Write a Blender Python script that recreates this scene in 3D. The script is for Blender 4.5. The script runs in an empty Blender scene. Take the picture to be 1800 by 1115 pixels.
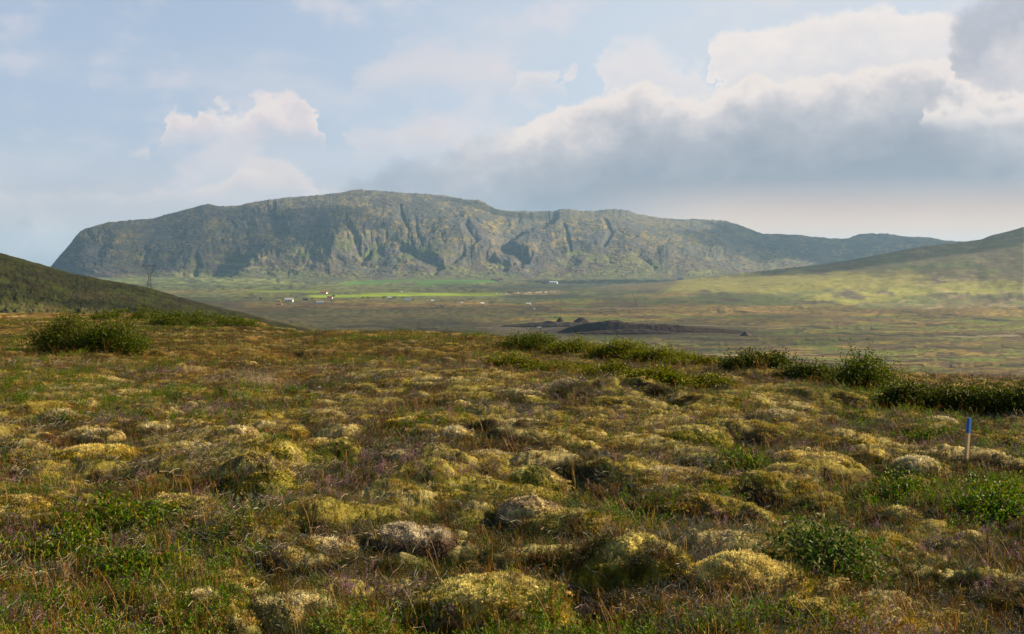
import bpy, math, random
import numpy as np
from mathutils import Vector, Matrix

S = bpy.context.scene
C = S.collection
rng = np.random.default_rng(7)
random.seed(7)

# ------------------------------------------------------------------ camera
F = 2250.0            # focal length in photo pixels (45 mm on 36 mm, 1800 px wide)
CAM = 1.9             # eye height over the heath
HOR = 460.0           # photo row of the true horizon
FLOOR = -90.0         # valley floor under the eye-height datum
SUN_AZ, SUN_EL = math.radians(68), math.radians(25)
SUN = np.array([math.cos(SUN_EL)*math.sin(SUN_AZ), math.cos(SUN_EL)*math.cos(SUN_AZ), math.sin(SUN_EL)])
EXPO = 1.42
BGS = 0.05

cd = bpy.data.cameras.new('camera')
cam = bpy.data.objects.new('camera', cd); C.objects.link(cam)
cam.location = (0, 0, CAM); cam.rotation_euler = (math.pi/2, 0, 0)
cd.lens = 45; cd.sensor_width = 36; cd.shift_y = -(557.5-HOR)/1800
cd.clip_start = 0.1; cd.clip_end = 90000
S.camera = cam

# ------------------------------------------------------------------ noise
def _h(ix, iy, seed):
    a = (ix.astype(np.int64)*374761393 + iy.astype(np.int64)*668265263 + seed*1442695041) & 0xFFFFFFFF
    a = ((a ^ (a >> 13))*1274126177) & 0xFFFFFFFF
    a = ((a ^ (a >> 16))*2246822519) & 0xFFFFFFFF
    return ((a ^ (a >> 15)) & 0xFFFFFF)/float(0xFFFFFF)
def vn(x, y, seed=0):
    x = np.asarray(x, float); y = np.asarray(y, float)
    ix = np.floor(x); iy = np.floor(y); fx = x-ix; fy = y-iy
    ux = fx*fx*fx*(fx*(fx*6-15)+10); uy = fy*fy*fy*(fy*(fy*6-15)+10)
    a = _h(ix, iy, seed); b = _h(ix+1, iy, seed); c = _h(ix, iy+1, seed); d = _h(ix+1, iy+1, seed)
    return (a*(1-ux)+b*ux)*(1-uy)+(c*(1-ux)+d*ux)*uy
def fbm(x, y, oct=4, seed=0, gain=.5):
    s = 0; amp = 1; tot = 0
    for o in range(oct):
        s = s+amp*vn(x*2**o+17.3*o, y*2**o-9.1*o, seed+o*31); tot += amp; amp *= gain
    return s/tot
def cells(x, y, seed, p=1.0):
    """soft dome field: jittered cells, returns max dome height 0..1 and a random id"""
    ix = np.floor(x); iy = np.floor(y)
    best = np.zeros_like(x); rid = np.zeros_like(x)
    for dx in (-1, 0, 1):
        for dy in (-1, 0, 1):
            cx = ix+dx; cy = iy+dy
            px = cx+.15+.7*_h(cx, cy, seed); py = cy+.15+.7*_h(cx, cy, seed+1)
            r = .38+.4*_h(cx, cy, seed+2); on = _h(cx, cy, seed+3) < p
            asp = .75+.6*_h(cx, cy, seed+5)
            d2 = (((x-px)/asp)**2+(y-py)**2)/(r*r)
            h = np.where(on, np.clip(1-d2, 0, 1)**.75*(.45+.55*_h(cx, cy, seed+4)), 0)
            m = h > best
            best = np.where(m, h, best); rid = np.where(m, _h(cx, cy, seed+6), rid)
    return best, rid
def sst(a, b, x):
    t = np.clip((x-a)/(b-a), 0, 1); return t*t*(3-2*t)
def mix(a, b, t):
    t = np.asarray(t)[..., None]; return a*(1-t)+b*t
def col(*c): return np.array(c, float)

# ------------------------------------------------------------------ mesh helpers
def mesh_obj(name, V, Fc, mat, cols=None, parent=None, smooth=True, link=True, loc=None, mat_idx=None):
    V = np.ascontiguousarray(V, np.float32)
    me = bpy.data.meshes.new(name)
    quads = Fc if isinstance(Fc, list) else [Fc]
    nl = sum(q.size for q in quads); nf = sum(len(q) for q in quads)
    me.vertices.add(len(V)); me.vertices.foreach_set('co', V.ravel())
    me.loops.add(nl); me.polygons.add(nf)
    me.loops.foreach_set('vertex_index', np.concatenate([q.ravel() for q in quads]).astype(np.int32))
    tot = np.concatenate([np.full(len(q), q.shape[1]) for q in quads])
    st = np.concatenate([[0], np.cumsum(tot)[:-1]])
    me.polygons.foreach_set('loop_start', st.astype(np.int32))
    me.polygons.foreach_set('use_smooth', np.full(nf, smooth))
    if cols is not None:
        a = me.color_attributes.new('Col', 'FLOAT_COLOR', 'POINT')
        cc = np.ones((len(V), 4), np.float32); cc[:, :3] = cols
        a.data.foreach_set('color', cc.ravel())
    me.update(calc_edges=True)
    for m in (mat if isinstance(mat, list) else [mat]): me.materials.append(m)
    if mat_idx is not None: me.polygons.foreach_set('material_index', np.asarray(mat_idx, np.int32))
    o = bpy.data.objects.new(name, me)
    if link: C.objects.link(o)
    if parent is not None: o.parent = parent
    if loc is not None: o.location = loc
    return o
def gridf(nr, nc):
    i = np.arange(nr*nc).reshape(nr, nc)
    return np.stack([i[:-1, :-1], i[:-1, 1:], i[1:, 1:], i[1:, :-1]], -1).reshape(-1, 4)
class MB:
    """collects shapes into one mesh"""
    def __init__(s): s.v = []; s.f = []; s.c = []; s.n = 0
    def add(s, V, Fs, c=(.5, .5, .5)):
        V = np.asarray(V, float); s.v.append(V)
        for f in Fs: s.f.append([i+s.n for i in f])
        s.c.append(np.broadcast_to(np.asarray(c, float), (len(V), 3))); s.n += len(V)
    def box(s, x0, x1, y0, y1, z0, z1, c=(.5, .5, .5), M=None):
        V = np.array([(x, y, z) for z in (z0, z1) for y in (y0, y1) for x in (x0, x1)], float)
        if M is not None: V = np.array([tuple(M @ Vector(v)) for v in V])
        s.add(V, [(0, 2, 3, 1), (4, 5, 7, 6), (0, 1, 5, 4), (1, 3, 7, 5), (3, 2, 6, 7), (2, 0, 4, 6)], c)
    def tube(s, pts, rads, n=6, c=(.5, .5, .5), cap=True):
        pts = [Vector(p) for p in pts]; V = []; Fs = []
        for k, p in enumerate(pts):
            d = (pts[min(k+1, len(pts)-1)]-pts[max(k-1, 0)])
            d = d.normalized() if d.length > 1e-9 else Vector((0, 0, 1))
            a = d.orthogonal().normalized(); b = d.cross(a)
            r = rads[k] if hasattr(rads, '__len__') else rads
            for j in range(n):
                t = 2*math.pi*j/n; V.append(p+a*(r*math.cos(t))+b*(r*math.sin(t)))
        for k in range(len(pts)-1):
            for j in range(n):
                Fs.append((k*n+j, k*n+(j+1) % n, (k+1)*n+(j+1) % n, (k+1)*n+j))
        if cap: Fs += [tuple(range(n-1, -1, -1)), tuple((len(pts)-1)*n+j for j in range(n))]
        s.add([tuple(v) for v in V], Fs, c)
    def build(s, name, mat, parent=None, smooth=False, link=True):
        me = bpy.data.meshes.new(name)
        me.from_pydata(np.concatenate(s.v).tolist(), [], s.f)
        a = me.color_attributes.new('Col', 'FLOAT_COLOR', 'POINT')
        cc = np.ones((s.n, 4), np.float32); cc[:, :3] = np.concatenate(s.c)
        a.data.foreach_set('color', cc.ravel())
        me.materials.append(mat)
        if smooth: me.polygons.foreach_set('use_smooth', np.full(len(me.polygons), True))
        o = bpy.data.objects.new(name, me)
        if link: C.objects.link(o)
        if parent is not None: o.parent = parent
        return o
def empty(name, loc, label, cat, group=None, rz=0):
    o = bpy.data.objects.new(name, None); C.objects.link(o)
    o.location = loc; o.rotation_euler = (0, 0, rz); o.empty_display_size = .2
    o['label'] = label; o['category'] = cat
    if group: o['group'] = group
    return o
def tag(o, label=None, cat=None, group=None, kind=None):
    for k, v in (('label', label), ('category', cat), ('group', group), ('kind', kind)):
        if v: o[k] = v
    return o
def copy_tree(o, parent=None):
    c = o.copy(); C.objects.link(c)
    if parent is not None: c.parent = parent
    for ch in [q for q in bpy.data.objects if q.parent == o]: copy_tree(ch, c)
    return c

# ------------------------------------------------------------------ materials
def nodes(name):
    m = bpy.data.materials.new(name); m.use_nodes = True
    nt = m.node_tree; nt.nodes.clear()
    return m, nt, nt.nodes.new('ShaderNodeOutputMaterial')
def N(nt, t, **kw):
    n = nt.nodes.new(t)
    for k, v in kw.items():
        if k.startswith('i_'):
            n.inputs[k[2:].replace('_', ' ')].default_value = v
        else: setattr(n, k, v)
    return n
def mth(nt, op, a, b=None, c=None, clamp=False):
    n = nt.nodes.new('ShaderNodeMath'); n.operation = op; n.use_clamp = clamp
    for i, v in enumerate((a, b, c)):
        if v is None: continue
        if isinstance(v, (int, float)): n.inputs[i].default_value = v
        else: nt.links.new(v, n.inputs[i])
    return n.outputs[0]
def cmul(nt, c, f):
    n = nt.nodes.new('ShaderNodeVectorMath'); n.operation = 'SCALE'
    nt.links.new(c, n.inputs[0]); nt.links.new(f, n.inputs['Scale']); return n.outputs[0]

def plant_mat(name, trans=.35, rough=.55, gloss=.25, jitter=.45, hue=.03, sat=1.32, val=.82):
    m, nt, out = nodes(name)
    at = N(nt, 'ShaderNodeAttribute', attribute_name='Col')
    oi = N(nt, 'ShaderNodeObjectInfo')
    hsv = N(nt, 'ShaderNodeHueSaturation')
    nt.links.new(mth(nt, 'MULTIPLY_ADD', oi.outputs['Random'], 2*hue, .5-hue), hsv.inputs['Hue'])
    r2 = mth(nt, 'FRACT', mth(nt, 'MULTIPLY', oi.outputs['Random'], 17.31))
    nt.links.new(mth(nt, 'MULTIPLY', mth(nt, 'MULTIPLY_ADD', r2, 2*jitter, 1-jitter), val), hsv.inputs['Value'])
    hsv.inputs['Saturation'].default_value = sat; nt.links.new(at.outputs['Color'], hsv.inputs['Color'])
    b = N(nt, 'ShaderNodeBsdfPrincipled'); b.inputs['Roughness'].default_value = rough
    b.inputs['Specular IOR Level'].default_value = gloss
    t = N(nt, 'ShaderNodeBsdfTranslucent'); ms = N(nt, 'ShaderNodeMixShader'); ms.inputs[0].default_value = trans
    nt.links.new(hsv.outputs[0], b.inputs['Base Color']); nt.links.new(hsv.outputs[0], t.inputs['Color'])
    nt.links.new(b.outputs[0], ms.inputs[1]); nt.links.new(t.outputs[0], ms.inputs[2]); nt.links.new(ms.outputs[0], out.inputs[0])
    return m
def ground_mat(name, scales, bump=(), rough=.95, vary=.5, sat=1.0):
    """Col attribute broken up by layers of noise; scales in 1/m"""
    m, nt, out = nodes(name)
    at = N(nt, 'ShaderNodeAttribute', attribute_name='Col'); g = N(nt, 'ShaderNodeNewGeometry')
    f = None
    for k, sc in enumerate(scales):
        n = N(nt, 'ShaderNodeTexNoise', i_Scale=sc, i_Detail=4.0, i_Roughness=.65)
        nt.links.new(g.outputs['Position'], n.inputs['Vector'])
        v = mth(nt, 'MULTIPLY_ADD', n.outputs[0], 2*vary*2, 1-2*vary)
        f = v if f is None else mth(nt, 'MULTIPLY', f, v)
    f = mth(nt, 'MAXIMUM', f, .12)
    b = N(nt, 'ShaderNodeBsdfPrincipled'); b.inputs['Roughness'].default_value = rough
    b.inputs['Specular IOR Level'].default_value = .1
    hs = N(nt, 'ShaderNodeHueSaturation', i_Saturation=sat)
    nt.links.new(cmul(nt, at.outputs['Color'], f), hs.inputs['Color']); nt.links.new(hs.outputs[0], b.inputs['Base Color'])
    prev = None
    for sc, dist in bump:
        n = N(nt, 'ShaderNodeTexNoise', i_Scale=sc, i_Detail=3.0)
        nt.links.new(g.outputs['Position'], n.inputs['Vector'])
        bp = N(nt, 'ShaderNodeBump', i_Strength=1.0, i_Distance=dist)
        nt.links.new(n.outputs[0], bp.inputs['Height'])
        if prev: nt.links.new(prev, bp.inputs['Normal'])
        prev = bp.outputs[0]
    if prev: nt.links.new(prev, b.inputs['Normal'])
    nt.links.new(b.outputs[0], out.inputs[0])
    return m
M_heath = ground_mat('heath soil and moss', [9, 45], [(60, .012)], vary=.45, sat=1.1)
M_moss = ground_mat('moss cushion', [14, 90], [(140, .006)], vary=.4, sat=1.12)
M_valley = ground_mat('valley grassland', [.015, .1], [(.1, 2.0)], vary=.42, sat=1.12)
M_mount = ground_mat('mountain rock and turf', [.012, .06], [(.02, 14), (.07, 5)], vary=.4)
M_hill = ground_mat('hill turf', [.05, .35], [(.25, .8)], vary=.35, sat=1.15)
M_plant = plant_mat('heath plants', trans=.28)
M_frond = plant_mat('moss fronds', trans=.25, jitter=.2, hue=.01, sat=1.12, val=1.18)
M_leaf = plant_mat('willow leaves', trans=.38, rough=.55, gloss=.15, jitter=.1, hue=.01)
M_twig = plant_mat('twigs', trans=0, rough=.9, gloss=.1, jitter=.2, sat=1, val=1)
M_paint = plant_mat('painted and built surfaces', trans=0, rough=.6, gloss=.3, jitter=0, hue=0, sat=1, val=1)

# ------------------------------------------------------------------ terrain function
_D = np.array([(-3000, 95), (-600, 95), (0, 90), (250, 85), (430, 70), (520, 55), (560, 47), (700, 45), (870, 38), (1000, 33), (1190, 27), (1350, 25), (1500, 24), (1800, 24), (3000, 24), (6000, 24)], float)
_P = np.array([(-3000, 560), (-600, 556), (0, 555), (250, 556), (430, 565), (500, 584), (560, 592), (700, 592), (870, 607), (1000, 626), (1190, 655), (1350, 672), (1500, 688), (1800, 700), (6000, 705)], float)
def Zbase(x, y):
    x = np.asarray(x, float); y = np.asarray(y, float)
    ye = np.maximum(y, 2.0)
    p = np.clip(900+F*x/ye, -3000, 6000)
    D = np.interp(p, _D[:, 0], _D[:, 1]); pc = np.interp(p, _P[:, 0], _P[:, 1])
    zc = CAM-(pc-HOR)/F*D
    yy = np.maximum(y, 0)
    t = np.maximum(yy-D, 0); t1 = np.minimum(t, 32)
    z = zc*np.minimum(yy/D, 1)**1.15-.02*t-.004*t1*t1-.256*np.maximum(t-32, 0)
    fl = FLOOR+(fbm(x/420, y/420, 3, 5)-.5)*7+(fbm(x/80, y/80, 3, 6)-.5)*3.6*sst(300, 900, y)*(1-.6*sst(2200, 3200, y))
    fl = fl+np.clip(y-5200, 0, 3000)*.004
    return np.maximum(z, fl), t
def Z(x, y, detail=True, full=False):
    z, t = Zbase(x, y)
    near = 1-sst(8, 45, t)
    d = np.hypot(x, y)
    u = (fbm(x/7, y/7, 3, 11)-.5)*.34+(fbm(x/2.3, y/2.3, 3, 12)-.5)*.22
    far = sst(14, 34, d)
    wx = x+(fbm(x*1.3, y*1.3, 2, 40)-.5)*.5; wy = y+(fbm(x*1.3, y*1.3, 2, 41)-.5)*.5
    b1, id1 = cells(wx/1.15, wy/1.0, 21, .5)
    b2, id2 = cells(wx/.55, wy/.5, 22, .45)
    b3, _ = cells(wx/.24, wy/.22, 23, .7)
    hum = (np.maximum(b1*.21, b2*.13)+b3*.035)*(1-.5*far)
    hol = sst(.62, .78, fbm(x/1.6, y/1.6, 3, 33))*.12
    if not detail: hum = hum*.5
    px = 900+F*x/np.maximum(y, 2); wv = (fbm(x/.9, y*0, 3, 35)-.5)*1.6
    bk = 0
    for (yb, p0, p1, hh) in ((19.5, 980, 1190, .15), (18.2, 1180, 1350, .13), (20.5, 1380, 1620, .14), (14.6, 1640, 1720, .1)):
        bk = bk+hh*(sst(-.12, .12, y-yb-wv)-1+(1-sst(0, 5, y-yb-wv)))*sst(p0-30, p0+30, px)*(1-sst(p1-30, p1+30, px))
    zz = z+near*(u+hum-hol+bk)
    if full: return zz, np.maximum(b1, b2*.8), np.where(b1*.22 > b2*.12, id1, id2), near
    return zz
def hit(px, py, y0=4.0, y1=120.0):
    ys = np.geomspace(y0, y1, 900); x = (px-900)/F*ys
    g = Z(x, ys, detail=False); r = CAM+(HOR-py)/F*ys
    k = np.argmax(g >= r)
    y = ys[k] if (g >= r).any() else y1
    return np.array([(px-900)/F*y, y, float(Z(np.array([(px-900)/F*y]), np.array([y]), detail=False)[0])])
def Pt(px, py, y): return np.array([(px-900)/F*y, y, CAM+(HOR-py)/F*y])

# ------------------------------------------------------------------ the heath
def heath_cols(x, y, z, moss, rid):
    ff = sst(17, 34, np.hypot(x, y))
    n1 = fbm(x/2.5, y/2.5, 4, 51); n2 = fbm(x/.6, y/.6, 4, 52); n3 = fbm(x/9, y/9, 3, 53)
    c = mix(col(.035, .025, .012), col(.07, .04, .015), sst(.35, .65, n2))
    c = mix(c, col(.06, .072, .016), sst(.45, .62, n1))
    c = mix(c, col(.13, .06, .02), sst(.45, .62, n3)*.75)
    mm = sst(.18, .5, moss)*sst(.28, .5, n2+.12*rid)*(1-.65*ff)
    c = mix(c, mix(col(.17, .08, .026), col(.12, .075, .022), n2), ff*.75*sst(.38, .5, n1+.1*n2))
    tf, _ = cells(x/.5, y/.9, 54, .34); c = mix(c, col(.42, .34, .13), ff*sst(.45, .7, tf)*sst(.42, .52, n3)*.9)
    mc = mix(col(.19, .165, .045), col(.29, .25, .12), sst(.3, .8, rid))
    return mix(c*.62, mc, mm*.9), mm
us = np.concatenate([np.linspace(-3.2, -.62, 70)[:-1], np.linspace(-.62, .62, 1050), np.linspace(.62, 3.2, 70)[1:]])
ys = np.geomspace(4.2, 130, 760)
U, Y = np.meshgrid(us, ys); X = U*Y
ZZ, moss, rid, near = Z(X, Y, full=True)
cc, mm = heath_cols(X, Y, ZZ, moss, rid)
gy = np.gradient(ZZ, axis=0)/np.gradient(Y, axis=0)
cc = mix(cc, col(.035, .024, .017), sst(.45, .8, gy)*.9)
cl, _ = cells(X/.035, Y/.045, 61, .95)
cl2, _ = cells(X/.11, Y/.13, 62, .9)
fade = 1-sst(15, 30, Y)
ZZ = ZZ+near*fade*(mm*cl*.018+cl2*.02)+near*(1-fade)*(fbm(X/.25, Y/.25, 2, 63)-.5)*.08
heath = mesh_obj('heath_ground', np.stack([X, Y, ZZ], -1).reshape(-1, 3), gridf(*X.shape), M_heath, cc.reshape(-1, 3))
tag(heath, kind='structure')
# the same moor behind and beside the camera, coarser
xs = np.linspace(-420, 420, 211); yb = np.concatenate([-np.geomspace(600, 1, 120)+1, np.linspace(1, 4.3, 5)])
X, Y = np.meshgrid(xs, yb)
mz = Z(X, Y, detail=False)-.03
cc, _ = heath_cols(X, Y, mz, np.zeros_like(X), np.zeros_like(X))
tag(mesh_obj('moor_ground', np.stack([X, Y, mz], -1).reshape(-1, 3), gridf(*X.shape), M_heath, cc.reshape(-1, 3)), kind='structure')

# ------------------------------------------------------------------ the valley
def ell(px, py, cx, cy, rx, ry, soft=.35):
    d = np.sqrt(((px-cx)/rx)**2+((py-cy)/ry)**2); return 1-sst(1-soft, 1+soft, d)
def band(px, py, pts, half, x0, x1, soft=1.2):
    p = np.array(pts, float); c = np.interp(px, p[:, 0], p[:, 1])
    return (1-sst(half, half+soft, np.abs(py-c)))*sst(x0-12, x0+12, px)*(1-sst(x1-12, x1+12, px))
us = np.concatenate([np.linspace(-2.5, -.5, 40)[:-1], np.linspace(-.5, .5, 1150), np.linspace(.5, 2.5, 40)[1:]])
inv = np.concatenate([np.linspace(1/100., 1/820., 40)[:-1], np.linspace(1/820., 1/9000., 420)[:-1], np.linspace(1/9000., 1/24000., 12)])
U, Y = np.meshgrid(us, 1/inv); X = U*Y
ZZ, t = Zbase(X, Y)
ZZ = ZZ-.15
PX = 900+F*U; PY = HOR+(CAM-FLOOR)/Y*F
# low eroded banks crossing the plain: (photo row, from, to, height in m)
darks = []
for (yy, x0, x1, hh) in ((595, 1180, 1560, 1.6), (606, 900, 1290, 2.0), (615, 1080, 1330, 1.4), (621.5, 1400, 1700, 1.5), (632, 1330, 1680, 1.8), (641, 1380, 1860, 2.2), (585, 1430, 1640, 1.8), (562, 1690, 1790, 3.6), (575, 1410, 1560, 3.0), (553, 1650, 1700, 3.6), (628, 1100, 1300, 1.6), (597, 640, 880, 1.8), (574, 560, 800, 2.2), (610, 1560, 1900, 1.6), (601, 1290, 1470, 1.6), (548, 1240, 1330, 4.5), (586, 1640, 1900, 1.6), (568, 1560, 1700, 2.2)):
    d = PY-yy-(fbm(PX/55, PX*0, 4, int(yy))-.5)*9-(PX-x0)*.006
    g = sst(x0-15, x0+25, PX)*(1-sst(x1-25, x1+15, PX))*sst(.33, .45, fbm(PX/30, PX*0, 3, int(yy)+5))
    ZZ = ZZ+.6*hh*g*(1-sst(-.8, 1.4, d))*np.exp(-np.maximum(-d, 0)/7)
    darks.append(g*sst(-.9, -.2, d)*(1-sst(.8, 1.7, d))*.85)
wob = (fbm(X/260, Y/260, 3, 71)-.5)*10
PXn = PX+wob*3; PYn = PY+(fbm(X/300, Y/300, 4, 72)-.5)*5
st = lambda n: np.clip((n-.5)*1.9+.5, 0, 1)
n1 = st(fbm(PX/150, PY/7, 4, 73)); n2 = st(fbm(PX/38, PY/2.6, 4, 74)); n3 = st(fbm(PX/7, PY/1.3, 3, 75))
olive = col(.10, .095, .026); ochre = col(.165, .128, .042); brown = col(.075, .052, .028); green = col(.07, .11, .022); plum = col(.06, .045, .042)
c = mix(olive, ochre, sst(.38, .62, n1)); c = mix(c, brown, sst(.5, .66, n2)*.75); c = mix(c, green, sst(.52, .66, fbm(PX/90, PY/5, 3, 76))*.7)
c = mix(c, plum, sst(.55, .62, n3*.5+n2*.5)*.6)
lft = 1-sst(780, 1000, PXn)
c = mix(c, mix(col(.05, .042, .024), col(.062, .062, .026), n2), lft*sst(533, 541, PYn)*(1-sst(590, 605, PYn))*.85)       # dark heath left
c = mix(c, mix(col(.18, .13, .055), col(.13, .105, .04), n2), sst(950, 1100, PXn)*band(PXn, PYn, [(900, 551), (1300, 543), (1800, 549)], 5, 950, 2600, 4)*.9)
c = mix(c, mix(col(.15, .1, .05), brown, n2), band(PXn, PYn, [(400, 541), (900, 537)], 2.2, 430, 900, 2)*.7)
far = 1-sst(520, 532, PYn)
c = mix(c, mix(mix(col(.08, .10, .04), col(.11, .12, .045), n1), mix(col(.12, .16, .05), col(.16, .17, .07), n1), 1-sst(497, 509, PYn)), far*.85)
c = mix(c, col(.065, .075, .045), far*sst(.5, .6, n2)*.7)
c = mix(c, col(.2, .165, .09), band(PX, PYn, [(860, 517), (1000, 513)], 1.3, 850, 995))
c = mix(c, col(.15, .13, .06), band(PX, PYn, [(280, 516), (470, 508)], 1.5, 270, 430))
c = mix(c, col(.04, .055, .035), band(PX, PYn, [(870, 524), (1000, 521)], 4, 880, 1020, 3)*.8)
c = mix(c, col(.045, .06, .05), band(PX, PYn, [(880, 507), (1300, 486)], 3, 860, 1400, 3)*.75)  # shade of the dark blue-green band put into the ground colour
c = mix(c, col(.13, .115, .1), ell(PXn, PYn, 950, 575, 95, 6)*.9)       # bare gravel by the pit
c = mix(c, col(.03, .018, .016), ell(PXn, PYn, 1130, 580, 190, 10)*.9)
c = mix(c, col(.028, .032, .015), sst(.60, .66, fbm(PX/8, PY/1.7, 3, 77))*sst(.42, .6, fbm(PX/120, PY/9, 3, 78))*.85)
c = c*(.6+.8*n3)[..., None]
# field strips and dark banks
for dk in darks: c = mix(c, col(.030, .028, .02), dk)
for (yy, x0, x1, h) in ((622, 1235, 1350, .5), (541, 1000, 1180, .5), (588, 1560, 1790, .6), (569, 1180, 1420, .4)):
    c = mix(c, col(.22, .19, .15), band(PX, PY+(fbm(PX/60, PY*0, 2, int(yy))-.5)*4, [(0, yy), (1800, yy+2)], h, x0, x1, .6)*.8)
lime = mix(col(.15, .22, .035), col(.23, .31, .05), n2)
fresh = mix(col(.08, .17, .04), col(.115, .22, .05), n2)
c = mix(c, lime, band(PX, PYn, [(540, 520.5), (640, 520.5), (760, 518), (900, 516.5)], 1.7, 545, 880))
c = mix(c, lime*.8, band(PX, PYn, [(430, 512.5), (560, 513.5)], 1.4, 440, 575))
c = mix(c, fresh, band(PX, PYn, [(700, 500), (760, 497), (880, 493)], 3.5, 735, 872))
c = mix(c, fresh*.8+lime*.1, band(PX, PYn, [(560, 503), (740, 491)], 2.2, 600, 740))
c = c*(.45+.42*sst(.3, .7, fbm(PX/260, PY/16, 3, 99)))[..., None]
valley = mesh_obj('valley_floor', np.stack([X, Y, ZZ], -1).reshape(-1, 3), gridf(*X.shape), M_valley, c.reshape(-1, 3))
tag(valley, kind='structure')
a = np.linspace(0, 2*math.pi, 97)[:-1]; R = np.array([0, 2000, 8000, 26000])
V = np.array([(r*math.cos(t), r*math.sin(t), -97.0) for r in R for t in a])
idx = np.arange(4*96).reshape(4, 96); nx = np.roll(idx, -1, 1)
Fq = np.stack([idx[:-1], nx[:-1], nx[1:], idx[1:]], -1).reshape(-1, 4)
tag(mesh_obj('plain', V, Fq[:, ::-1], M_valley, np.tile(olive, (len(V), 1))), kind='structure')
def zval(x, y): return float(Zbase(np.array([x]), np.array([y]))[0][0])-.15
def vground(px, py):
    y = (CAM-FLOOR)/((py-HOR)/F)
    for _ in range(12):
        z = zval((px-900)/F*y, y); y = (CAM-z)/((py-HOR)/F)
    return np.array([(px-900)/F*y, y, zval((px-900)/F*y, y)])

# ------------------------------------------------------------------ the mountain
OUT = np.array([(20, 505), (60, 492), (80, 480), (88, 471), (95, 461), (108, 446), (120, 433), (136, 412), (142, 406), (150, 402), (190, 391), (230, 387), (270, 384), (300, 375), (340, 365), (360, 359), (368, 358.5), (385, 362), (415, 362), (450, 354), (500, 348), (560, 343), (600, 339), (620, 334.5), (632, 333.5), (660, 335), (690, 337), (720, 340), (750, 341), (790, 345), (820, 351), (838, 351), (848, 354), (870, 366), (890, 371), (920, 371), (950, 372), (975, 371), (988, 367.5), (1000, 367), (1020, 371), (1050, 371), (1062, 368.5), (1080, 367.5), (1105, 370), (1120, 376), (1160, 383), (1200, 386), (1215, 385), (1240, 386), (1275, 388), (1300, 396), (1340, 411), (1380, 412), (1400, 413), (1460, 419), (1490, 419), (1510, 412), (1530, 410.5), (1560, 411), (1600, 417), (1630, 416.5), (1660, 422), (1690, 425), (1760, 431), (1900, 440), (2300, 470)], float)
pxs = np.concatenate([np.arange(24, 60, 2.), np.arange(60, 1720, .95), np.arange(1720, 2300, 4.)])
sv = np.concatenate([np.linspace(0, 1, 270), 1+np.linspace(0, 1, 26)[1:]])
PX, SV = np.meshgrid(pxs, sv)
yf = np.interp(pxs, [20, 90, 300, 630, 900, 1100, 1300, 1500, 1800, 2300], [7150, 6900, 6600, 6250, 6300, 6500, 7000, 8000, 9400, 11000])
yc = np.interp(pxs, [20, 90, 140, 300, 630, 900, 1100, 1300, 1700, 2300], [7200, 7250, 7700, 8500, 9500, 10000, 10000, 10300, 11600, 12500])
pc = np.interp(pxs, OUT[:, 0], OUT[:, 1]); pj = (fbm(pxs/6, pxs*0, 3, 80)-.5)*2.4
kk = np.exp(-np.linspace(-2, 2, 121)**2); kk /= kk.sum(); psm = np.where((pxs > 170) & (pxs < 1700), np.convolve(np.pad(pc, 60, mode='edge'), kk, 'valid'), pc)
pd = pj+pc-psm; pc = psm
zc = CAM+(HOR-pc)/F*yc
zf = np.full_like(pxs, -88.0)
s1 = np.clip(SV, 0, 1); s1_ = s1
s1 = np.clip(s1+(fbm(PX/75, s1*3, 4, 79)-.5)*.07*np.interp(s1, [0, .1, .3, .6, 1], [0, .5, 1, .5, 0]), 0, 1)
prA = np.interp(s1, [0, .12, .24, .32, .4, .5, .65, .8, 1], [0, .04, .13, .27, .42, .55, .70, .86, 1])
prB = np.interp(s1, [0, .15, .35, .5, .7, 1], [0, .1, .33, .5, .72, 1])
wB = sst(950, 1250, PX); prof = prA*(1-wB)+prB*wB
edge = 1-sst(90, 260, PX)
prof = prof*(1-edge)+edge*np.interp(s1, [0, .3, .7, 1], [0, .4, .85, 1])
Y = yf+(yc-yf)*s1_
H = (zc-zf)
PYv0 = HOR-(zf+H*prof-CAM)/Y*F
bandm = np.interp(s1, [0, .12, .25, .4, .6, 1], [0, .1, .6, 1, .5, 0])
mw = (fbm(PX/60, SV*3, 3, 81)-.5)*40*s1
sp = (fbm((PX+mw)/140, s1*2.2, 3, 82)-.5)*85*bandm
bnd2 = np.interp(s1, [0, .2, .27, .34, .41, .48, .58, .8, 1], [.0, .06, .25, 1, .95, .45, .2, .12, 0])*(.12+.6*sst(.45, .7, fbm(PX/60, s1*4, 3, 85))+np.exp(-((PX-640)/140)**2)*.5)
rid = 1-np.abs(2*fbm((PX+mw)/30, s1*4.5, 2, 83)-1)
rid2 = 1-np.abs(2*fbm((PX+mw*1.2)/11, s1*7, 2, 84)-1)
amp = np.interp(PX, [60, 200, 420, 500, 900, 1150, 1300, 1700], [.5, .7, .8, 1, .8, .55, .35, .25])
sp = sp+(fbm((PX+PYv0*1.1)/95, (PX-PYv0*1.3)/150, 3, 98)-.5)*70*np.interp(s1, [0, .15, .35, .7, 1], [0, .4, 1, .7, 0])
gl = -(rid**4*20+rid2**4*12)*bnd2*amp
gl = gl+(fbm(PX/18, s1*20, 3, 86)-.5)*15*np.interp(s1, [0, .1, .9, 1], [0, 1, .8, 0])+(fbm(PX/5, s1*60, 3, 87)-.5)*6*np.interp(s1, [0, .1, .95, 1], [0, 1, .8, 0])
ZZ = zf+H*prof-pd/F*yc*np.clip(s1_, 0, 1)**8
PYv = HOR-(ZZ-CAM)/Y*F
jx = PX+(fbm(PX/14, PYv/14, 3, 88)-.5)*14; jy = PYv+(fbm(PX/14, PYv/14, 3, 89)-.5)*8
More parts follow.
